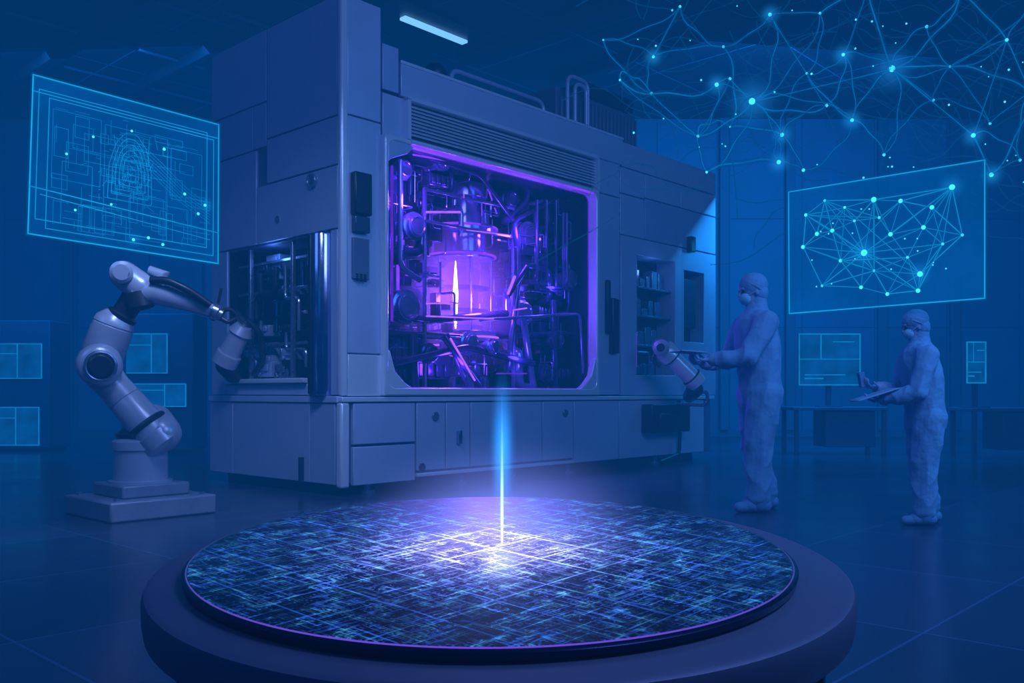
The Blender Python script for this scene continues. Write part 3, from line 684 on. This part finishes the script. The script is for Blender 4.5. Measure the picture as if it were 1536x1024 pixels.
# ------------------------------------------------------------ laser
bb=W(753,815,1.956)
beam_=empty('laser_ray',bb,0,'thin vertical blue-white laser ray striking the glowing wafer','laser light')
mb=newmat('ray_light');t=NT(mb);tc=t.n('ShaderNodeTexCoord').outputs['Object']
z=t.n('ShaderNodeSeparateXYZ',Vector=tc).outputs['Z']
mr=t.n('ShaderNodeMapRange',i0=z,i1=0.,i2=.34).outputs[0]
inv=t.m('SUBTRACT',1.,mr,True)
colb=t.mixc(t.m('POWER',mr,.7),(.55,.75,1.,1),(.01,.28,1.,1))
e=t.n('ShaderNodeEmission',Color=colb,Strength=t.m('ADD',t.m('MULTIPLY',t.m('POWER',inv,1.3),2.6),.7))
al=t.m('POWER',inv,.8)
mx=t.n('ShaderNodeMixShader',i0=al,i1=t.n('ShaderNodeBsdfTransparent').outputs[0],i2=e.outputs[0])
t.n('ShaderNodeOutputMaterial',Surface=mx.outputs[0])
MB().turned((0,0,.001),(0,0,.34),[(0,.0022),(.15,.0030),(.35,.0032),(.6,.0026),(.8,.0018),(1,.0008)],16).obj('ray_core',mb,beam_)
sph=MB().ell((0,0,0),1,seg=32,ri=20).mesh('glow',volmat('ray_haze',(.02,.30,1.),75,2.2))
mk('ray_glow',sph,beam_,0,(.001,0,.205),None,(.034,.034,.20))
sph2=MB().ell((0,0,0),1,seg=32,ri=20).mesh('glow',volmat('impact_haze',(.22,.27,1.),5.2,2.0))
mk('impact_glow',sph2,beam_,0,(0,.02,.02),None,(.36,.34,.24))
lamp('POINT','laser_lamp',bb+Vector((0,0,.07)),.55,(.34,.42,1.),.04)
# ------------------------------------------------------------ holograms
def quadpt(Q,u_,v_):
    tl,tr,br,bl=Q
    return (tl*(1-u_)+tr*u_)*(1-v_)+(bl*(1-u_)+br*u_)*v_
def screen(name,Q,label,draw):
    Q=[Vector(q) for q in Q];c=sum(Q,Vector())/4
    o=empty(name,(c.x,c.y,min(q.z for q in Q)),0,label,'hologram')
    Q=[q-o.location for q in Q]
    nrm=(Q[1]-Q[0]).cross(Q[3]-Q[0]).normalized()
    b=MB();vs=[b.bm.verts.new(q+nrm*s_*.004) for s_ in(1,-1) for q in Q]
    for q in((0,1,2,3),(7,6,5,4),(0,4,5,1),(1,5,6,2),(2,6,7,3),(3,7,4,0)): b._f([vs[i] for i in q])
    b.obj('screen_pane',M_pane,o)
    b=MB()
    for i in range(4): b.caps(Q[i],.0045,Q[(i+1)%4],.0045,8)
    b.obj('screen_frame',M_cyan,o)
    b=MB()
    for i in range(4): b.caps(Q[i],.016,Q[(i+1)%4],.016,8)
    b.obj('frame_halo',M_halo,o)
    draw(o,Q,nrm);return o
M_halo=emat('line_halo',(.0,.25,.8),.5,alpha=.16)
nodeme=MB().ell((0,0,0),1,seg=12,ri=8).mesh('light_node',M_node)
def nodeat(par,p,r): return mk('light_node',nodeme,par,0,p,None,(r,r,r))
hz=MB().ell((0,0,0),1,seg=16,ri=10).mesh('node_glow',volmat('node_haze',(.02,.35,1.),2.8,2.2))
hz2=MB().ell((0,0,0),1,seg=16,ri=10).mesh('node_glow',volmat('small_node_haze',(.02,.40,1.),7.5,2.2))
def drawL(o,Q,nrm):
    def line(b,a,c,r=.0025): b.caps(quadpt(Q,*a),r,quadpt(Q,*c),r,6)
    b=MB();bh=MB()
    for u0,v0,u1,v1 in((.08,.12,.97,.95),(.03,.08,.93,.9)):
        for a,c in(((u0,v0),(u1,v0)),((u1,v0),(u1,v1)),((u1,v1),(u0,v1)),((u0,v1),(u0,v0))): line(b,a,c,.0026)
    line(b,(0,.10),(1,.10),.003);line(b,(.0,.70),(1.0,.78),.003);line(bh,(.0,.70),(1.0,.78),.014);line(b,(.05,.74),(.95,.84),.002)
    b.obj('inner_frame',M_cyan,o)
    b=MB()
    random.seed(5)
    rects=[(.1,.18,.34,.62),(.36,.2,.7,.68),(.72,.25,.9,.6),(.15,.5,.3,.9),(.5,.62,.68,.92),(.7,.66,.82,.9),(.84,.55,.92,.88),(.36,.8,.48,.95),(.2,.25,.3,.4)]
    for i in range(26):
        u0=random.uniform(.1,.85);v0=random.uniform(.15,.8);rects.append((u0,v0,min(.95,u0+random.uniform(.03,.16)),min(.93,v0+random.uniform(.04,.2))))
    for u0,v0,u1,v1 in rects:
        for a,c in(((u0,v0),(u1,v0)),((u1,v0),(u1,v1)),((u1,v1),(u0,v1)),((u0,v1),(u0,v0))): line(b,a,c,.0015)
    # apparatus sketch: rounded tower with nested contours, arms and pipes
    for s_ in range(5):
        q=1-s_*.16;c0,c1=.50,.46
        pts=[(c0+(a-c0)*q,c1+(b_-c1)*q) for a,b_ in((.38,.68),(.385,.45),(.42,.30),(.47,.22),(.53,.22),(.58,.30),(.61,.45),(.615,.68),(.38,.68))]
        b.tube([quadpt(Q,*x) for x in pts],.0022,5,.02)
    for i in range(9):
        v_=.27+i*.045;line(b,(.40+.02*math.sin(i*2.),v_),(.60-.02*math.cos(i*1.7),v_+.01),.0014)
    for s_ in range(7):
        b.tube([quadpt(Q,.56+s_*.008,.28+s_*.03),quadpt(Q,.66,.36+s_*.025),quadpt(Q,.80,.50+s_*.022),quadpt(Q,.95,.60+s_*.02)],.0014,5,.06)
    for i in range(130):
        a=(random.gauss(.49,.07),random.gauss(.46,.13));L_=random.uniform(.01,.06);an=random.choice([0,math.pi/2,random.uniform(0,3.1)])
        line(b,a,(a[0]+L_*math.cos(an),a[1]+L_*math.sin(an)*1.4),.0014)
    for i in range(60):
        a=(random.uniform(.1,.9),random.uniform(.16,.9))
        c=(min(.95,a[0]+random.uniform(.02,.18)),a[1]) if random.random()<.5 else (a[0],min(.92,a[1]+random.uniform(.02,.2)));line(b,a,c,.0012)
    d=b.obj('drawing_line',M_cyanf,o);d['kind']='stuff'
    for i in range(18):
        a=(random.gauss(.49,.06),random.gauss(.46,.12));line(bh,a,(a[0]+random.uniform(-.04,.04),a[1]+random.uniform(-.08,.08)),.016)
    d=bh.obj('drawing_halo',M_halo,o);d['kind']='stuff'
    for a in((.68,.27),(.6,.9),(.92,.6),(.17,.45),(.52,.93),(.8,.55),(.4,.72),(.68,.93),(.88,.67),(.3,.3),(.5,.2),(.22,.8)): nodeat(o,quadpt(Q,*a),.010 if a[0]>.5 else .008)
    for a in((.52,.93),(.92,.6)): mk('node_glow',hz2,o,0,quadpt(Q,*a),None,(.08,.08,.08))
hl=screen('hologram_screen',[W(50,112,5.5),W(328,187,6.3),W(327,395,6.3),W(42,350,5.5)],'translucent cyan floating hologram screen with technical apparatus drawing',drawL)
def drawR(o,Q,nrm):
    def uv(px,py):
        u_=(px-1183)/294.;yt=288-48*u_;yb=470-23*u_;return (u_,(py-yt)/(yb-yt))
    random.seed(8)
    nd=[(1212,322),(1243,300),(1320,298),(1433,280),(1207,370),(1238,428),(1268,390),(1305,378),(1388,410),(1393,340),(1447,352),(1420,365),(1320,405),(1345,350),(1290,330),(1255,345),(1360,300),(1300,430),(1370,385),(1405,310),(1340,440),(1230,350),(1275,310),(1385,435),(1328,325)]
    P3=[quadpt(Q,*uv(*n_)) for n_ in nd]
    E=set()
    for i,p in enumerate(P3):
        for j in sorted(range(len(P3)),key=lambda j:(P3[j]-p).length)[1:6]: E.add((min(i,j),max(i,j)))
    for i in(0,2,3,8,11,5,17,1,9,23): E.add((min(7,i),max(7,i)))
    for _ in range(20):
        i,j=random.sample(range(len(P3)),2);E.add((min(i,j),max(i,j)))
    E.update({(3,13),(3,7),(3,9),(8,10),(4,7)})
    b=MB();bh=MB()
    for i,j in sorted(E):
        r=random.choice([.002,.0025,.0035]);b.caps(P3[i],r,P3[j],r,6);bh.caps(P3[i],r*4,P3[j],r*4,6)
    d=b.obj('network_line',M_cyan,o);d['kind']='stuff'
    d=bh.obj('network_halo',M_halo,o);d['kind']='stuff'
    for i,p in enumerate(P3): nodeat(o,p,.024 if i in(7,) else (.020 if i in(2,3,8) else random.choice([.011,.014,.016])))
    for _ in range(18): nodeat(o,quadpt(Q,random.uniform(.08,.92),random.uniform(.15,.85)),.006)
    mk('node_glow',hz2,o,0,P3[7],None,(.15,.15,.15));mk('node_glow',hz2,o,0,P3[3],None,(.12,.12,.12));mk('node_glow',hz2,o,0,P3[8],None,(.12,.12,.12))
hr=screen('hologram_screen',[W(1183,288,7.1),W(1477,240,6.25),W(1477,447,6.25),W(1184,470,7.1)],'translucent cyan floating hologram screen showing a linked node network',drawR)
random.seed(21)
base_=W(1200,150,8)
net=empty('hologram_network',base_,0,'floating cyan web of curved glowing filaments and bright nodes','hologram')
ND=[(1128,152,1.5),(1338,103,1.6),(1173,202,1),(1278,180,.9),(1075,127,1),(980,85,.8),(977,140,.8),(1240,158,.8),(1047,204,.8),(1168,243,1),(1460,203,1),(1205,255,.8),(1155,22,.9),(1487,262,1),(1326,232,.8),(1095,118,.7),(1265,82,.8),(1440,-10,.8),(1485,185,.7),(1020,10,.7),(1085,70,.7),(1390,40,.8),(1510,60,.8),(1545,140,.8),(1230,20,.7),(1300,-20,.7),(1400,150,.7),(1530,240,.7),(1060,258,.6),(905,60,.5),(930,120,.5),(1095,190,.5),(1210,110,.6),(1425,100,.6),(1550,10,.6)]
NP=[]
for a,b_,r in ND: NP.append(W(a,b_,8.+random.uniform(-.6,.6))-base_)
E=set()
for i,p in enumerate(NP):
    for j in sorted(range(len(NP)),key=lambda j:(NP[j]-p).length)[1:4]: E.add((min(i,j),max(i,j)))
for i in(1,2,3,4,7,9,12,15,24): E.add((0,i) if i else (0,1))
for i in(3,10,14,16,17,21,22,26,25): E.add((1,i))
def fil(b,A,B,r,sag):
    d=B-A;n_=d.cross(Vector((0,1,0))).normalized();m=(A+B)/2+n_*d.length*sag
    pts=[]
    for k_ in range(13):
        t_=k_/12;pts.append(A*(1-t_)**2+m*2*t_*(1-t_)+B*t_*t_+n_*math.sin(t_*math.pi*3)*d.length*sag*.12)
    b.sweep(pts,r,6)
b=MB();b2=MB()
for i,j in sorted(E):
    sg=random.uniform(-.3,.3);r=random.choice([.003,.004,.006]);fil(b,NP[i],NP[j],r,sg);fil(b2,NP[i],NP[j],r*4.2,sg)
M_fil=emat('filament_glow',(.005,.36,.95),.65,alpha=.6,noise=.7,nscale=3)
d=b.obj('filament',M_fil,net);d['kind']='stuff'
d=b2.obj('filament_sheath',emat('filament_sheath_glow',(.0,.20,.75),.4,alpha=.16,noise=.6),net);d['kind']='stuff'
b=MB()
for i in range(170):
    A=W(random.uniform(930,1580),random.uniform(-40,320),random.uniform(7.2,9.))-base_
    B=A+Vector((random.uniform(-1.1,1.1),random.uniform(-.3,.3),random.uniform(-.7,.7)))
    fil(b,A,B,random.choice([.003,.006]),random.uniform(-.5,.5))
d=b.obj('faint_filament',emat('faint_filament_glow',(.005,.17,.55),.45,alpha=.30,noise=.6),net);d['kind']='stuff'
for (a,b_,r),p in zip(ND,NP): nodeat(net,p,.018*r)
for i in range(38): nodeat(net,W(random.uniform(940,1560),random.uniform(0,290),random.uniform(7.4,8.6))-base_,random.choice([.006,.009]))
for i in(0,1): mk('node_glow',hz,net,0,NP[i],None,(.28,.28,.28))
for i in(2,3,4,10,9,13,5,12,16): mk('node_glow',hz2,net,0,NP[i],None,(.13,.13,.13))
# ------------------------------------------------------------ people
def person(X,Y,H,phi,hands,feet,lean,label,headpitch):
    k_=H/1.8
    o=empty('person',(X,Y,0),phi,label,'person')
    b=MB()
    def V(f,l,z): return Vector((f,l,z))
    def loft(secs,seg=28):
        R_=[]
        for (f,l,z,rf,rl) in secs:
            R_.append([b.bm.verts.new((f+rf*math.cos(2*math.pi*q/seg),l+rl*math.sin(2*math.pi*q/seg),z)) for q in range(seg)])
        for i in range(len(R_)-1):
            for q in range(seg): b._f([R_[i][q],R_[i][(q+1)%seg],R_[i+1][(q+1)%seg],R_[i+1][q]])
        b._f(R_[0][::-1]);b._f(R_[-1])
    def limb(A,ra__,B,rb__,n_=9,bulge=.0):
        A=Vector(A);B=Vector(B);pts=[];rr=[]
        b.ell(A,ra__);b.ell(B,rb__)
        for i in range(n_+1):
            f_=i/n_;pts.append(A.lerp(B,f_));rr.append((ra__*(1-f_)+rb__*f_)*(1+bulge*math.sin(f_*math.pi)))
        b.sweep(pts,rr,18)
    L_=lean
    loft([(0,0,.76,.10,.14),(0,0,.82,.150,.195),(0,0,.92,.165,.212),(L_*.1,0,.98,.160,.205),(L_*.2,0,1.05,.152,.195),(L_*.3,0,1.11,.152,.195),(L_*.4,0,1.18,.156,.200),(L_*.5,0,1.25,.160,.206),(L_*.65,0,1.32,.158,.207),(L_*.85,0,1.40,.150,.212),(L_,0,1.46,.127,.192),(L_,0,1.51,.092,.130),(L_*1.05,0,1.55,.072,.077),(L_*1.2,0,1.60,.058,.060)])
    for s_,(ff,kf) in zip((1,-1),feet):
        hip=V(0,s_*.10,.90);kn=V(kf,s_*.105,.50);an=V(ff,s_*.105,.13)
        limb(hip,.135,kn,.105,10);limb(kn,.105,an,.092,8,.05)
    wr=[]
    for s_,(elb,hand) in zip((1,-1),hands):
        shp=V(L_,s_*.20,1.43);e_=Vector(elb);h_=Vector(hand)
        b.caps(V(L_,s_*.10,1.44),.10,shp,.088);limb(shp,.090,e_,.076,6);limb(e_,.076,h_,.052,6,.05)
        b.caps(h_-(h_-e_).normalized()*.03,.052,h_,.048)
        wr.append((s_,e_,h_))
    for s_,e_,h_ in wr:
        d=(h_-e_).normalized();d=(d*.8+Vector((1,0,0))*.4).normalized()
        n_=Vector((0,0,1.));n_=(n_-d*n_.dot(d)).normalized();sd=Vector((0,-s_,0));sd=(sd-d*sd.dot(d)).normalized()
        for q,off in enumerate((-.030,-.011,.010,.030)):
            b.caps(h_+sd*off*.5,.017,h_+d*.085+sd*off,.014,10)
            p=h_+d*.088+sd*off;ln=(.030,.038,.042,.036)[q];ang=.15
            for sg in range(3):
                ang+=(.35,.5,.45)[sg]
                dd_=(d*math.cos(ang)+n_*math.sin(ang)).normalized();p2=p+dd_*ln*(1,.75,.6)[sg]
                b.caps(p,.0095,p2,.0085,8);p=p2
        p=h_+d*.03+sd*.030
        for sg,vv in enumerate((d*.6+sd*.7+n_*.25,d*.8+sd*.25+n_*.45,d*.8+n_*.6)):
            p2=p+vv.normalized()*(.04,.032,.026)[sg];b.caps(p,.013-.001*sg,p2,.0115-.001*sg,8);p=p2
    hc=Vector((L_*1.25+.015,0,1.685));HR=Matrix.Rotation(headpitch,3,'Y')
    def hp(f,l,z): return hc+HR@Vector((f,l,z))
    b.ell(hp(-.008,0,.025),(.098,.078,.095),HR)
    b.ell(hp(.012,0,-.035),(.072,.060,.082),HR)
    b.ell(hp(.045,0,-.078),(.034,.036,.030),HR)
    b.caps(hp(.085,0,.012),.010,hp(.108,0,-.022),.013,8)
    b.caps(hp(.084,-.03,.028),.012,hp(.084,.03,.028),.012,8)
    b.ell(hp(.082,0,-.055),(.014,.026,.010),HR)
    for s_ in(-1,1): b.ell(hp(-.005,s_*.078,-.012),(.018,.010,.030),HR,12,8)
    b.caps(Vector((L_*1.15,0,1.52)),.062,hc+Vector((-.02,0,-.05)),.058)
    me=b.mesh('tmp',M_suit);tmp=bpy.data.objects.new('tmp',me);COL.objects.link(tmp)
    r=tmp.modifiers.new('r','REMESH');r.mode='VOXEL';r.voxel_size=.0065
    sm=tmp.modifiers.new('s','SMOOTH');sm.factor=.5;sm.iterations=4
    dg=bpy.context.evaluated_depsgraph_get();me2=bpy.data.meshes.new_from_object(tmp.evaluated_get(dg))
    bpy.data.objects.remove(tmp)
    me2.materials.clear()
    for m_ in(M_suit,M_skin,M_glove): me2.materials.append(m_)
    def ishand(c): return any((c-h_).dot((h_-e_).normalized())>-.01 and (c-h_).length<.26 for s_,e_,h_ in wr)
    nl=[vv.normal.copy() for vv in me2.vertices]
    for vv,nn in zip(me2.vertices,nl):
        c=vv.co
        if c.z>1.53 or ishand(c): continue
        q=Vector((c.x*7,c.y*7,c.z*4.2+c.x*5))
        rdg=1-abs(mnoise.noise(q))*2.2
        f2=mnoise.noise(Vector((c.x*16,c.y*16,c.z*9)))
        vv.co=c+nn*(.016*(rdg-.5)+.005*f2)
    for pl in me2.polygons:
        c=pl.center;pl.use_smooth=True;mi=0
        if c.z>1.585: mi=1
        if ishand(c): mi=2
        pl.material_index=mi
    me2.name='body'
    bo=mk('body',me2,o,0,None,None,(k_,k_,k_))
    # hood with shoulder drape
    b=MB();b.ell(hp(-.020,0,.048),(.112,.094,.096),HR);b.ell(hp(-.048,0,-.015),(.078,.086,.085),HR)
    b.torus(hp(-.005,0,.030),HR@Vector((-.7,0,1)),.086,.010,32,8)
    b.turned(hp(-.035,0,-.05),Vector((L_*1.0-.02,0,1.49)),[(0,.072),(.3,.074),(.6,.082),(.85,.105),(1,.125)],28)
    b.obj('hood',M_cap,o,scale=(k_,k_,k_))
    b=MB();b.ell(hp(.060,0,-.048),(.050,.060,.050),HR)
    for s_ in(-1,1): b.tube([hp(.06,s_*.055,-.03),hp(.0,s_*.085,-.005)],.003,6)
    b.obj('face_mask',M_mask,o,scale=(k_,k_,k_))
    for s_ in(-1,1):
        MB().ell(hp(.082,s_*.030,.008),.012,None,12,8).obj('eye',M_black,o,scale=(k_,k_,k_))
    for s_,(ff,kf) in zip((1,-1),feet):
        b=MB();l=s_*.105
        b.caps((ff-.055,l,.052),.052,(ff+.15,l,.040),.040,16);b.caps((ff,l,.07),.070,(ff,l,.16),.090,18);b.caps((ff-.02,l,.06),.06,(ff+.07,l,.052),.052,16)
        for v_ in b.bm.verts: v_.co.z=max(v_.co.z,.0)
        b.obj('boot',M_boot,o,scale=(k_,k_,k_))
    return o,k_
X1=(1140-768)/F*7.38
p1,k1=person(X1,7.38,1.90,math.radians(188),[((.20,.26,1.17),(.42,.13,1.155)),((.17,-.26,1.16),(.40,-.12,1.14))],[(.06,.06),(-.09,.0)],.04,'technician in pale hooded cleanroom coverall and mask, both forearms raised',math.radians(8))
X2=(1388-768)/F*6.63
p2,k2=person(X2,6.63,1.54,math.radians(176),[((.16,.26,1.12),(.38,.12,1.06)),((.14,-.26,1.12),(.36,-.11,1.16))],[(.05,.05),(-.07,.0)],.06,'technician in pale hooded cleanroom coverall holding clipboard and scanner',math.radians(14))
def held(name,par,k_,loc,dims,rot,label,cat,mats):
    o=empty(name,par.location+Matrix.Rotation(par.rotation_euler.z,3,'Z')@(Vector(loc)*k_),par.rotation_euler.z,label,cat)
    Mr=Matrix.Rotation(rot,4,'Y')
    MB().box(-dims[0]/2,dims[0]/2,-dims[1]/2,dims[1]/2,-dims[2]/2,dims[2]/2,Mr).obj('case',mats[0],o,.004)
    MB().box(-dims[0]*.45,dims[0]*.45,-dims[1]*.45,dims[1]*.45,dims[2]/2,dims[2]/2+.002,Mr).obj('screen',mats[1],o)
    return o
held('tablet',p1,k1,(.57,0,1.215),(.22,.30,.012),math.radians(-4),'thin flat tablet carried level in gloved hands','tablet',(M_glove,M_screen))
held('clipboard',p2,k2,(.46,.10,1.10),(.30,.22,.010),math.radians(18),'pale tilted clipboard in gloved hand','clipboard',(M_glove,M_glove))
held('handheld_scanner',p2,k2,(.50,-.10,1.23),(.04,.06,.11),math.radians(10),'small blue-grey handheld device held upright in glove','handheld device',(M_boot,M_screen))
# ------------------------------------------------------------ background furniture
M_bezel=pmat('dark_blue_plastic',(.02,.07,.16),.5,0,.1)
def monitor(px0,py0,px1,py1,Y,deskz,label,group='background displays'):
    A=W(px0,py0,Y);B=W(px1,py1,Y);cx_=(A.x+B.x)/2
    o=empty('monitor',(cx_,Y,deskz),0,label,'monitor',group);hw=(B.x-A.x)/2;z0=B.z-deskz;z1=A.z-deskz
    MB().box(-hw,hw,-.02,.03,z0,z1).obj('bezel',M_bezel,o,.01)
    MB().box(-hw+.02,hw-.02,-.026,-.02,z0+.02,z1-.02).obj('screen',M_screen,o)
    b=MB()
    for q in((-hw,hw,z1-.02,z1),(-hw,hw,z0,z0+.02),(-hw,-hw+.02,z0,z1),(hw-.02,hw,z0,z1),(-hw*.3,-hw*.26,(z0+z1)/2,z1),(-hw,hw,(z0+z1)/2,(z0+z1)/2+.012),(-hw*.8,-hw*.2,z0+.1,z0+.12),(-hw*.8,hw*.5,z0+.16,z0+.175),(hw*.1,hw*.8,z1-.14,z1-.125)): b.box(q[0],q[1],-.034,-.026,q[2],q[3])
    b.obj('screen_line',M_screenb,o)
    b=MB();b.box(-.04,.04,0,.05,.02,z0+.05);b.box(-.18,.18,-.1,.12,0,.02);b.obj('stand',M_bezel,o,.005)
    return o
def desk(px0,px1,Y,z,label):
    a=(px0-768)/F*Y;c=(px1-768)/F*Y;o=empty('workbench',((a+c)/2,Y,0),0,label,'desk','background workbenches');h=(c-a)/2
    MB().box(-h,h,-.35,.4,z-.05,z).obj('worktop',M_beam,o,.008)
    for sx in(-1,1):
        for yy in(-.3,.34): MB().box(sx*(h-.06)-.03,sx*(h-.06)+.03,yy-.03,yy+.03,0,z-.05).obj('leg',M_bezel,o)
    MB().box(-h*.3,h*.75,-.28,.3,.12,z-.055).obj('drawer_unit',M_bezel,o,.01)
desk(1180,1320,14.3,.74,'blue-grey laboratory workbench with drawer unit beneath monitor')
monitor(1197,500,1290,578,14.25,.74,'wide monitor with glowing cyan screen on workbench')
desk(1440,1580,13.5,.74,'blue-grey laboratory workbench near the wall')
monitor(1448,512,1478,575,13.45,.74,'narrow upright monitor with glowing cyan screen on workbench')
def cabinet(px0,px1,ytop,Y,screens,label):
    a=(px0-768)/F*Y;c=(px1-768)/F*Y;zt_=CH+(HY-ytop)/F*Y
    o=empty('equipment_cabinet',((a+c)/2,Y,0),0,label,'cabinet','background equipment cabinets');h=(c-a)/2
    MB().box(-h,h,0,.7,.05,zt_).obj('body',M_beam,o,.02);MB().box(-h+.05,h-.05,.05,.65,0,.05).obj('plinth',M_black,o)
    for (x0_,y0_,x1_,y1_) in screens:
        A=W(x0_,y0_,Y);B=W(x1_,y1_,Y);xa=A.x-o.location.x;xb=B.x-o.location.x
        MB().box(xa,xb,-.02,0,B.z,A.z).obj('display',M_screen,o)
        b=MB()
        for q in((xa,xb,A.z-.015,A.z),(xa,xb,B.z,B.z+.015),(xb-.015,xb,B.z,A.z),(xa*.4+xb*.6,xa*.4+xb*.6+.015,B.z,A.z),(xa,xa*.4+xb*.6,(A.z*.7+B.z*.3),(A.z*.7+B.z*.3)+.012)): b.box(q[0],q[1],-.028,-.02,q[2],q[3])
        b.obj('display_line',M_screenb,o)
cabinet(-40,75,480,14.8,[(-30,515,64,568),(-30,610,60,668)],'tall blue equipment cabinet with two glowing cyan displays')
cabinet(180,290,470,14.5,[(190,500,252,560),(198,575,280,610)],'tall blue equipment cabinet with glowing cyan display panel')
# ------------------------------------------------------------ lights
lamp('AREA','key_light',(3.6,2.0,6.0),600,(.27,.40,1.),3.4,(1.5,10,2.4))
lamp('AREA','side_light',(-6.5,3.0,5.8),130,(.16,.34,1.),3.0,(-2.6,9,2.))
lamp('AREA','robot_light',(-1.6,4.8,4.6),58,(.42,.56,1.),.9,(-2.9,7.2,1.0),math.radians(80))
lamp('AREA','back_glow_light',(5.5,14.5,5.0),1150,(.02,.40,1.),5.0,(4.5,20,1.0))
lamp('AREA','back_glow_light',(-7.5,14.5,5.0),420,(.02,.34,1.),5.0,(-7.,20,1.0))
lamp('AREA','people_rim_light',(6.8,5.0,4.2),230,(.08,.42,1.),3.0,(2.8,8.5,1.4))
lamp('AREA','table_light',(0,4.6,3.8),10,(.34,.38,1.),1.5,(0,1.6,.6))
# ------------------------------------------------------------ camera
cd=bpy.data.cameras.new('camera');co=bpy.data.objects.new('camera',cd);COL.objects.link(co)
co.location=(0,0,CH);co.rotation_euler=(math.radians(90),0,0)
cd.sensor_width=36;cd.lens=F/1536*36;cd.shift_y=(HY-512)/1536;cd.clip_start=.05;cd.clip_end=200
S.camera=co
